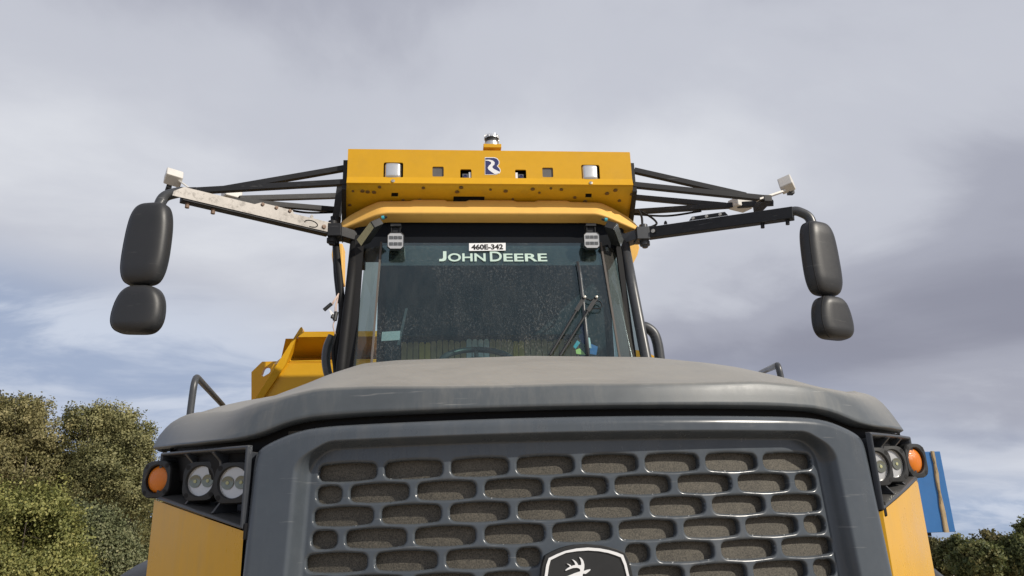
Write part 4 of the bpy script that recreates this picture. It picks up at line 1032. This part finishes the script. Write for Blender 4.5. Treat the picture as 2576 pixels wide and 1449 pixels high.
# cab-side tubes, harness and grab handle ---------------------------------
def make_sides():
    def P(px, py, Y): return V3(U(px, py, Y))
    hn = MB().tube(spline([P(850, 548, 4.98), P(845, 600, 4.96), P(850, 660, 4.9), P(857, 730, 4.86), P(860, 790, 4.83), P(852, 840, 4.8), P(845, 890, 4.8), P(848, 950, 4.8)], 6), .022, 10)
    tag(hn.build('wiring_harness', M_RUB, T, smooth=True), 'thick black wiring harness down the left cab pillar')
    h2 = MB().tube(spline([P(838, 545, 5.0), P(843, 620, 5.0), P(846, 690, 4.95), P(854, 760, 4.9)], 6), .018, 10)
    h2.build('wiring_harness', M_BLK, T, smooth=True)
    h3 = MB().tube(spline([P(846, 840, 4.78), P(838, 880, 4.78), P(842, 920, 4.78), P(850, 950, 4.78)], 6), .012, 8); h3.build('wiring_harness', M_RUB, T, smooth=True)
    # loose wires with connectors
    for a, b in (((852, 738), (832, 768)), ((852, 740), (836, 768)), ((851, 742), (846, 792)), ((850, 745), (842, 785))):
        MB().tube(spline([P(*a, 4.78), P((a[0]+b[0])/2-2, (a[1]+b[1])/2+3, 4.76), P(*b, 4.76)], 5), .0035, 6).build('loose_wire', M_WIREW, T, smooth=True)
    MB().tube(spline([P(842, 805, 4.76), P(838, 820, 4.76), P(842, 836, 4.77), P(845, 850, 4.78)], 5), .004, 6).build('loose_wire', M_WIREW, T, smooth=True)
    for a, b, r in (((834, 764), (815, 780), .012), ((846, 785), (842, 806), .014), ((838, 792), (836, 800), .012)): MB().tube([P(*a, 4.76), P(*b, 4.755)], r, 8).build('wire_connector', M_BEZEL, T)
    MB().prism([P(827, 777, 4.75), P(836, 784, 4.75), P(847, 797, 4.75), P(845, 801, 4.75), P(834, 796, 4.75)], (0, .004, 0)).build('wire_tag', M_CHALK, T)
    # curved black guard at the left rear of the cab
    gd = MB().tube(spline([P(836, 845, 4.9), P(824, 872, 4.9), P(820, 905, 4.9), P(824, 935, 4.9), P(830, 950, 4.9)], 6), .028, 12)
    gd.build('grab_handle', M_TUBE, T, smooth=True)
    gh = MB().tube(spline([P(1607, 822, 4.8), P(1625, 823, 4.8), P(1644, 838, 4.8), P(1654, 865, 4.8), P(1660, 905, 4.8), P(1664, 940, 4.8)], 6), .034, 12).tube([P(1611, 826, 4.8), P(1618, 860, 4.8), P(1626, 905, 4.8), P(1632, 940, 4.8)], .024, 12)
    tag(gh.build('grab_handle', M_TUBE, T, smooth=True), 'thick grey grab handle beside the right cab pillar')
    cb = MB().tube(spline([P(1606, 528, 5.2), P(1614, 545, 5.15), P(1616, 566, 5.1)], 6), .009, 8).tube(spline([P(1612, 532, 5.2), P(1640, 548, 5.15), P(1652, 562, 5.1), P(1640, 570, 5.1), P(1628, 574, 5.0), P(1616, 592, 5.0)], 6), .008, 8)
    cb.build('cable', M_RUB, T, smooth=True)
make_sides()

# dump bed ------------------------------------------------------------------
def make_bed():
    z4 = zc(950, 1250, 4.14)
    def P(x, y, Y): return V3(U(*z4(x, y), Y))
    F, R_, S = 6.45, 6.95, 6.55
    # left end strip of the headboard, continued to the bottom
    a = P(960, 165, F); b = P(900, 320, F); c = P(725, 757, F+.02); d = P(370, 1290, F+.02); e = P(230, 1310, F)
    lo = Vector((0, 0, -1.0))
    ext1 = e+(e-a).normalized()*.5; ext2 = d+(d-c).normalized()*.45
    bed = MB().prism([a, P(985, 150, F), P(1000, 190, F), P(985, 240, F), b, c, d, ext2, ext1, e], (0, .10, 0)).build('dump_bed', M_YEL, T, bevel=.004)
    tag(bed, 'yellow dump bed headboard rising behind the cab')
    zt = P(1200, 230, F).z; xl = P(965, 230, F).x
    # top flange, hollow under it, sloping face below
    xr = .80; t2 = P(900, 320, F)
    MB().prism([Vector((xl+.01, F, zt)), Vector((xr, F, zt)), Vector((xr, F, t2.z)), Vector((t2.x+.01, F, t2.z))], (0, .05, 0)).build('top_flange', M_YEL, bed)
    k1 = P(725, 757, F+.06)
    vs = [(t2.x-.1, F+.05, t2.z), (xr, F+.05, t2.z), (xr, F+.34, t2.z-.10), (k1.x-.1, F+.34, t2.z-.10), (k1.x-.1, F+.06, k1.z), (xr, F+.06, k1.z), (xr, F+.03, 1.6), (k1.x-.6, F+.03, 1.6)]
    mesh('headboard', vs, [(0, 1, 2, 3), (3, 2, 5, 4), (4, 5, 6, 7)], M_YEL, bed)
    MB().tube(spline([P(780, 670, F+.12), P(800, 705, F+.09), P(860, 715, F+.085), P(1360, 703, F+.085), P(2600, 690, F+.085)], 6), .006, 6).build('weld_bead', M_YELU, bed)
    # lifting lug with a teardrop hole
    Yl = F+.30; o = P(0, 0, Yl)
    def uv(x, y): q = P(x, y, Yl); return (q.x, q.z)
    hole = [uv(x, y) for x, y in ((330, 930), (345, 895), (365, 840), (385, 815), (415, 805), (450, 812), (475, 840), (475, 880), (450, 912), (400, 940), (365, 962), (340, 955))]
    outl = [uv(x, y) for x, y in ((165, 890), (340, 720), (640, 712), (560, 1000), (300, 1400), (165, 1400))]
    plate('lifting_lug', outl, [hole], lambda x, z: (x, Yl, z), (0, .05, 0), M_YEL, bed)
    # bed walls running back
    MB().add([(-1.62, F+.4, 1.5), (-1.75, F+.4, 2.75), (-1.75, 11.5, 2.9), (-1.62, 11.5, 1.5)], [(0, 1, 2, 3)]).build('bed_side', M_YEL, bed)
    MB().add([(1.62, F+.4, 1.5), (1.75, F+.4, 2.62), (1.75, 11.5, 2.7), (1.62, 11.5, 1.5)], [(0, 1, 2, 3)]).build('bed_side', M_YEL, bed)
    q = [V3(U(x, y, 6.8)) for x, y in ((1600, 880), (1630, 888), (1634, 889), (1648, 897), (1648, 930), (1600, 930))]
    MB().prism(q, (0, .1, 0)).build('bed_corner', M_YEL, bed)
    MB().add([(-1.5, F+.1, 1.4), (1.5, F+.1, 1.4), (1.5, 11.4, 1.5), (-1.5, 11.4, 1.5)], [(0, 1, 2, 3)]).build('bed_floor', M_YEL, bed)
make_bed()

# ------------------------------------------------------------------ blue container on legs, to the right
def make_container():
    Y = 9.0; tr = V3(U(2367, 1135, Y)); br = V3(U(2402, 1338, Y)); xr = (tr.x+br.x)/2; zt, zb = tr.z+.0, br.z
    c = empty('blue_container', (xr-.9, Y+.6, float(ground_h(np.array(xr-.9), np.array(Y+.6)))))
    tag(c, 'raised blue sheet-metal box with a tan foam seam, right of the truck', 'container')
    def loc(v): v = V3(v); return v-c.location
    mb = MB().box(loc((xr-.95, Y+.65, (zt+zb)/2)), (.95, .65, (zt-zb)/2)); mb.build('body', M_BLUE, c, bevel=.006)
    MB().box(loc((xr-.16-.9, Y+.62, zb-.02)), (.80, .55, .018)).build('base_frame', M_BLK, c)
    for dx in (1.65, .75):
        for dy in (.15, 1.1):
            zg = c.location.z; MB().box(loc((xr-dx, Y+dy, (zg+zb-.03)/2)), (.05, .05, (zb-.03-zg)/2)).build('leg', M_BLK, c)
    z6 = zc(3450, 1700, 2.5516)
    L_ = [(543, 195), (560, 270), (575, 320), (585, 430), (600, 520), (625, 620), (632, 740), (655, 850), (668, 940), (682, 1012)]
    R_ = [(583, 195), (598, 270), (606, 330), (628, 420), (636, 500), (648, 600), (676, 720), (700, 820), (716, 920), (736, 1012)]
    vs = []
    for (l, r) in zip(L_, R_):
        a, b = V3(U(*z6(*l), Y-.006)), V3(U(*z6(*r), Y-.006)); m = (a+b)/2+Vector((.012, -.028, 0)); m1 = (a*.7+b*.3)+Vector((0, -.02, 0)); m2 = (a*.25+b*.75)+Vector((0, -.014, 0)); g_ = (a*.55+b*.45)+Vector((0, -.004, 0))
        vs += [loc(q) for q in (a, m1, g_, m2, b)]
    fs = [(i*5+j, i*5+j+1, i*5+6+j, i*5+5+j) for i in range(len(L_)-1) for j in range(4)]
    mesh('foam_seam', vs, fs, M_KRAFT, c, smooth=True)
make_container()

# ------------------------------------------------------------------ trees
def leaf_mat(name, cols, trans=.35):
    m, t, b = principled(name); L = t.links.new
    at = N(t, 'ShaderNodeAttribute', attribute_name='tone')
    c = ramp(t, at.outputs['Fac'], [(i/(len(cols)-1), q) for i, q in enumerate(cols)])
    L(c, b.inputs['Base Color']); b.inputs['Roughness'].default_value = .55; b.inputs['Specular IOR Level'].default_value = .3
    tl = N(t, 'ShaderNodeBsdfTranslucent'); L(c, tl.inputs[0]); ms = N(t, 'ShaderNodeMixShader', i_0=trans)
    L(b.outputs[0], ms.inputs[1]); L(tl.outputs[0], ms.inputs[2]); L(ms.outputs[0], t.nodes['Material Output'].inputs[0]); return m
M_BARK = paint('bark', (.055, .044, .033), rough=.85, vary=.3, scale=9, bump=.1, bscale=40)
def tree(name, label, cat, base, blobs, nleaf, size, mat, seed, group=None, trunk_r=.12, up=0.35, clump=.28):
    rng = np.random.default_rng(seed); base = np.array(base, float)
    t = empty(name, base); tag(t, label, cat, group)
    # trunk and limbs
    tb = MB(); cen = np.array([b[0] for b in blobs]).mean(0)-base
    fork = np.array([cen[0]*.3, cen[1]*.3, max(.5, cen[2]*.35)])
    tb.tube([(0, 0, -.3), fork*.5+np.array([.05, 0, 0]), fork], [trunk_r*1.2, trunk_r*.95, trunk_r*.8], 10)
    tips = []
    for c, r in blobs:
        c = np.array(c)-base; r = np.array(r)
        for k in range(4):
            e = c+r*rng.uniform(-.55, .55, 3)+np.array([0, 0, r[2]*.2]); m = fork*.45+e*.55+rng.normal(0, .08, 3)
            tb.tube([fork*(.9), m, e], [trunk_r*.5, trunk_r*.28, trunk_r*.08], 6)
            tips.append((m, e))
            for q in range(3):
                f = m*(.6-.2*q)+e*(.4+.2*q); e2 = f+rng.normal(0, 1, 3)*r*.35; tb.tube([f, e2], [trunk_r*.14, trunk_r*.04], 5)
    tb.build('trunk', M_BARK, t, smooth=True)
    # twig ends fill the blobs' volume, denser towards the surface; leaves sit around each twig
    vol = np.array([np.prod(b[1])**.67 for b in blobs]); vol /= vol.sum(); tw = []; outw = []
    per = 22; ntw = nleaf//per
    for (c, r), v in zip(blobs, vol):
        n = int(ntw*v); d = rng.normal(0, 1, (n, 3)); d /= np.linalg.norm(d, axis=1)[:, None]; rr = rng.uniform(.25, 1, n)**.5
        lump = .95+.20*np.sin(d[:, 0]*5+seed)+.16*np.sin(d[:, 2]*7+seed*2+d[:, 1]*4)+.08*np.sin(d[:, 0]*13+d[:, 1]*11+d[:, 2]*9)
        tw.append(np.array(c)-base+d*np.array(r)*(rr*lump)[:, None]); outw.append(d)
    tw = np.concatenate(tw); outw = np.concatenate(outw)
    # leave gaps
    f = np.sin(tw[:, 0]*2.3+seed)*np.sin(tw[:, 1]*2.1+1.3*seed)*np.sin(tw[:, 2]*2.7+.7*seed); tw, outw = tw[f > -.40], outw[f > -.40]
    n = len(tw)*per; dirs = rng.normal(0, 1, (len(tw), 3)); dirs[:, 2] += up*2; dirs /= np.linalg.norm(dirs, axis=1)[:, None]
    s = rng.uniform(0, 1, (len(tw), per)); P = tw[:, None, :]+dirs[:, None, :]*(s[..., None]-.4)*clump+rng.normal(0, clump*.22, (len(tw), per, 3)); P = P.reshape(-1, 3)
    a = rng.normal(0, 1, (n, 3)); a[:, 2] += .3; a /= np.linalg.norm(a, axis=1)[:, None]; b = np.cross(a, rng.normal(0, 1, (n, 3))); b /= np.linalg.norm(b, axis=1)[:, None]
    L_ = size*rng.uniform(.6, 1.3, n)[:, None]; w = L_*.36
    fold = np.cross(a, b)*w*.35
    od = np.repeat(outw, per, 0); sg = np.where((np.cross(a, b)*od).sum(1) < 0, -1., 1.)[:, None]; b = b*sg; fold = np.cross(a, b)*w*.35
    vs = np.stack([P-a*L_*.5, P-b*w+fold, P+a*L_*.5, P+b*w+fold], 1).reshape(-1, 3)
    tone = np.repeat(np.clip(np.repeat(rng.normal(.5, .20, len(tw))+.18*np.sin(tw[:, 0]*1.7+seed)*np.sin(tw[:, 2]*1.9), per)+rng.normal(0, .13, n), 0, 1), 4)
    me = bpy.data.meshes.new('crown'); me.vertices.add(len(vs)); me.vertices.foreach_set('co', vs.astype(np.float32).ravel())
    idx = np.arange(n*4, dtype=np.int32); me.loops.add(n*4); me.loops.foreach_set('vertex_index', idx); me.polygons.add(n)
    me.polygons.foreach_set('loop_start', np.arange(0, n*4, 4, dtype=np.int32)); me.polygons.foreach_set('loop_total', np.full(n, 4, np.int32))
    at = me.attributes.new('tone', 'FLOAT', 'POINT'); at.data.foreach_set('value', tone.astype(np.float32)); me.update(calc_edges=True)
    ln = np.cross(a, b); nn_ = ln*.45+od*.55+np.array([0, 0, .12]); nn_ /= np.linalg.norm(nn_, axis=1)[:, None]
    me.polygons.foreach_set('use_smooth', [True]*n); me.normals_split_custom_set_from_vertices(np.repeat(nn_, 4, 0).astype(np.float32))
    link('crown', me, mat, t)
    return t
ML_TAN = leaf_mat('leaf_olive_tan', [(0.084, 0.084, 0.034), (0.206, 0.192, 0.082), (0.312, 0.278, 0.131), (0.424, 0.371, 0.188)])
ML_OLV = leaf_mat('leaf_olive', [(0.073, 0.081, 0.034), (0.184, 0.185, 0.080), (0.285, 0.272, 0.123), (0.402, 0.371, 0.177)])
ML_YG = leaf_mat('leaf_yellow_green', [(0.078, 0.091, 0.026), (0.208, 0.221, 0.068), (0.332, 0.325, 0.111), (0.468, 0.429, 0.156)])
ML_GG = leaf_mat('leaf_grey_green', [(0.068, 0.081, 0.038), (0.162, 0.182, 0.089), (0.250, 0.257, 0.135), (0.338, 0.324, 0.176)])
ML_DK = leaf_mat('leaf_dark_green', [(0.039, 0.056, 0.023), (0.106, 0.127, 0.046), (0.177, 0.187, 0.068), (0.266, 0.242, 0.101)])
ML_BR = leaf_mat('leaf_brown_green', [(0.043, 0.049, 0.019), (0.110, 0.110, 0.044), (0.191, 0.170, 0.071), (0.268, 0.231, 0.108)])
def UB(px, py, Y, ry=1.0):
    return U(px, py, Y)
def px_blobs(lst, Y):
    out = []
    for px, py, rx, ry, dy in lst:
        c = U(px, py, Y+dy); k = (Y+dy)/FPX/0.93; out.append((c, (rx*k, max(rx, ry)*k*.9, ry*k)))
    return out
def base_at(px, Y):
    p = U(px, 1300, Y); return (p[0], p[1], float(ground_h(np.array(p[0]), np.array(p[1]))))
tree('broad_tree', 'tan-olive broad tree at the left edge of the photo', 'tree', base_at(30, 24), px_blobs([(5, 1052, 66, 55, 0), (70, 1045, 52, 46, .5), (112, 1100, 48, 50, 0), (-60, 1080, 80, 75, 0), (60, 1150, 70, 55, 1), (20, 1190, 60, 55, .5), (105, 1200, 66, 60, 1), (-30, 1230, 70, 70, 1.5), (60, 1260, 80, 60, 1.2), (140, 1270, 70, 60, 1.2), (70, 1190, 60, 60, -.4), (0, 1160, 60, 60, -.4)], 24), 125000, .068, ML_TAN, 3, 'trees on the left', .16)
tree('broad_tree', 'rounded olive tree just left of the headlights', 'tree', base_at(275, 24.5), px_blobs([(216, 1066, 52, 42, 0), (283, 1062, 56, 40, .3), (335, 1115, 48, 46, 0), (255, 1130, 80, 60, .4), (325, 1185, 58, 58, .3), (215, 1200, 62, 60, .6), (290, 1260, 85, 60, .8), (345, 1300, 62, 60, .8), (240, 1320, 70, 55, 1), (250, 1190, 62, 60, -.5), (325, 1240, 60, 60, -.5), (190, 1250, 60, 60, -.3)], 24.5), 150000, .064, ML_OLV, 5, 'trees on the left', .16)
tree('leafy_shrub', 'bright yellow-green bush at the bottom left', 'shrub', base_at(70, 16), px_blobs([(60, 1330, 70, 80, 0), (120, 1310, 48, 70, .2), (10, 1350, 70, 90, .2), (150, 1390, 62, 75, 0), (70, 1430, 110, 70, -.2), (-60, 1340, 70, 100, 0), (170, 1460, 70, 60, -.2)], 16), 80000, .055, ML_YG, 7, 'shrubs on the left', .06, up=.8, clump=.30)
tree('leafy_shrub', 'grey-green bush between the yellow bush and the truck', 'shrub', base_at(250, 18), px_blobs([(225, 1330, 50, 60, 0), (275, 1370, 52, 60, 0), (215, 1400, 60, 70, -.3), (300, 1430, 60, 55, 0), (240, 1460, 80, 60, 0), (340, 1440, 45, 50, .2)], 18), 55000, .055, ML_GG, 8, 'shrubs on the left', .06, up=.9, clump=.34)
tree('broad_tree', 'dark green tree in the shade behind the left bushes', 'tree', base_at(170, 27), px_blobs([(150, 1230, 80, 62, 0), (200, 1290, 80, 62, 0), (90, 1290, 80, 55, 0), (280, 1330, 90, 60, 0), (360, 1360, 70, 60, 0)], 27), 30000, .10, ML_DK, 9, 'trees on the left', .16)
RT = [(2345, 1395, 62, 50, ML_BR, 'brown-green tree directly below the blue container', 0), (2420, 1390, 62, 52, ML_DK, 'dark tree right of the blue container, left of a taller crown', -2), (2500, 1385, 60, 58, ML_BR, 'roundest brown-green tree in the right-hand row', 2), (2570, 1395, 60, 58, ML_DK, 'dark tree low at the right edge of the photo', -3), (2590, 1330, 36, 42, ML_DK, 'thin taller tree poking up at the right edge', 6), (2460, 1400, 60, 45, ML_DK, 'small dark tree in front of the right-hand row', -6)]
for i, (px, py, rx, ry, m, lab, dy) in enumerate(RT):
    Y = 58+dy; rr = random.Random(i)
    bl = [(px, py, rx*.72, ry*.72, 0), (px-rx*.5, py+12, rx*.55, ry*.6, .6), (px+rx*.5, py+8, rx*.55, ry*.62, -.6), (px+rr.uniform(-10, 10), py-ry*.35, rx*.42, ry*.42, 0), (px, py+ry*.6, rx*.8, ry*.55, 0)]
    tree('distant_tree', lab, 'tree', base_at(px, Y), px_blobs(bl, Y), 15000 if i != 4 else 4500, .20, m, 20+i, 'row of trees on the right', .14, clump=.5)
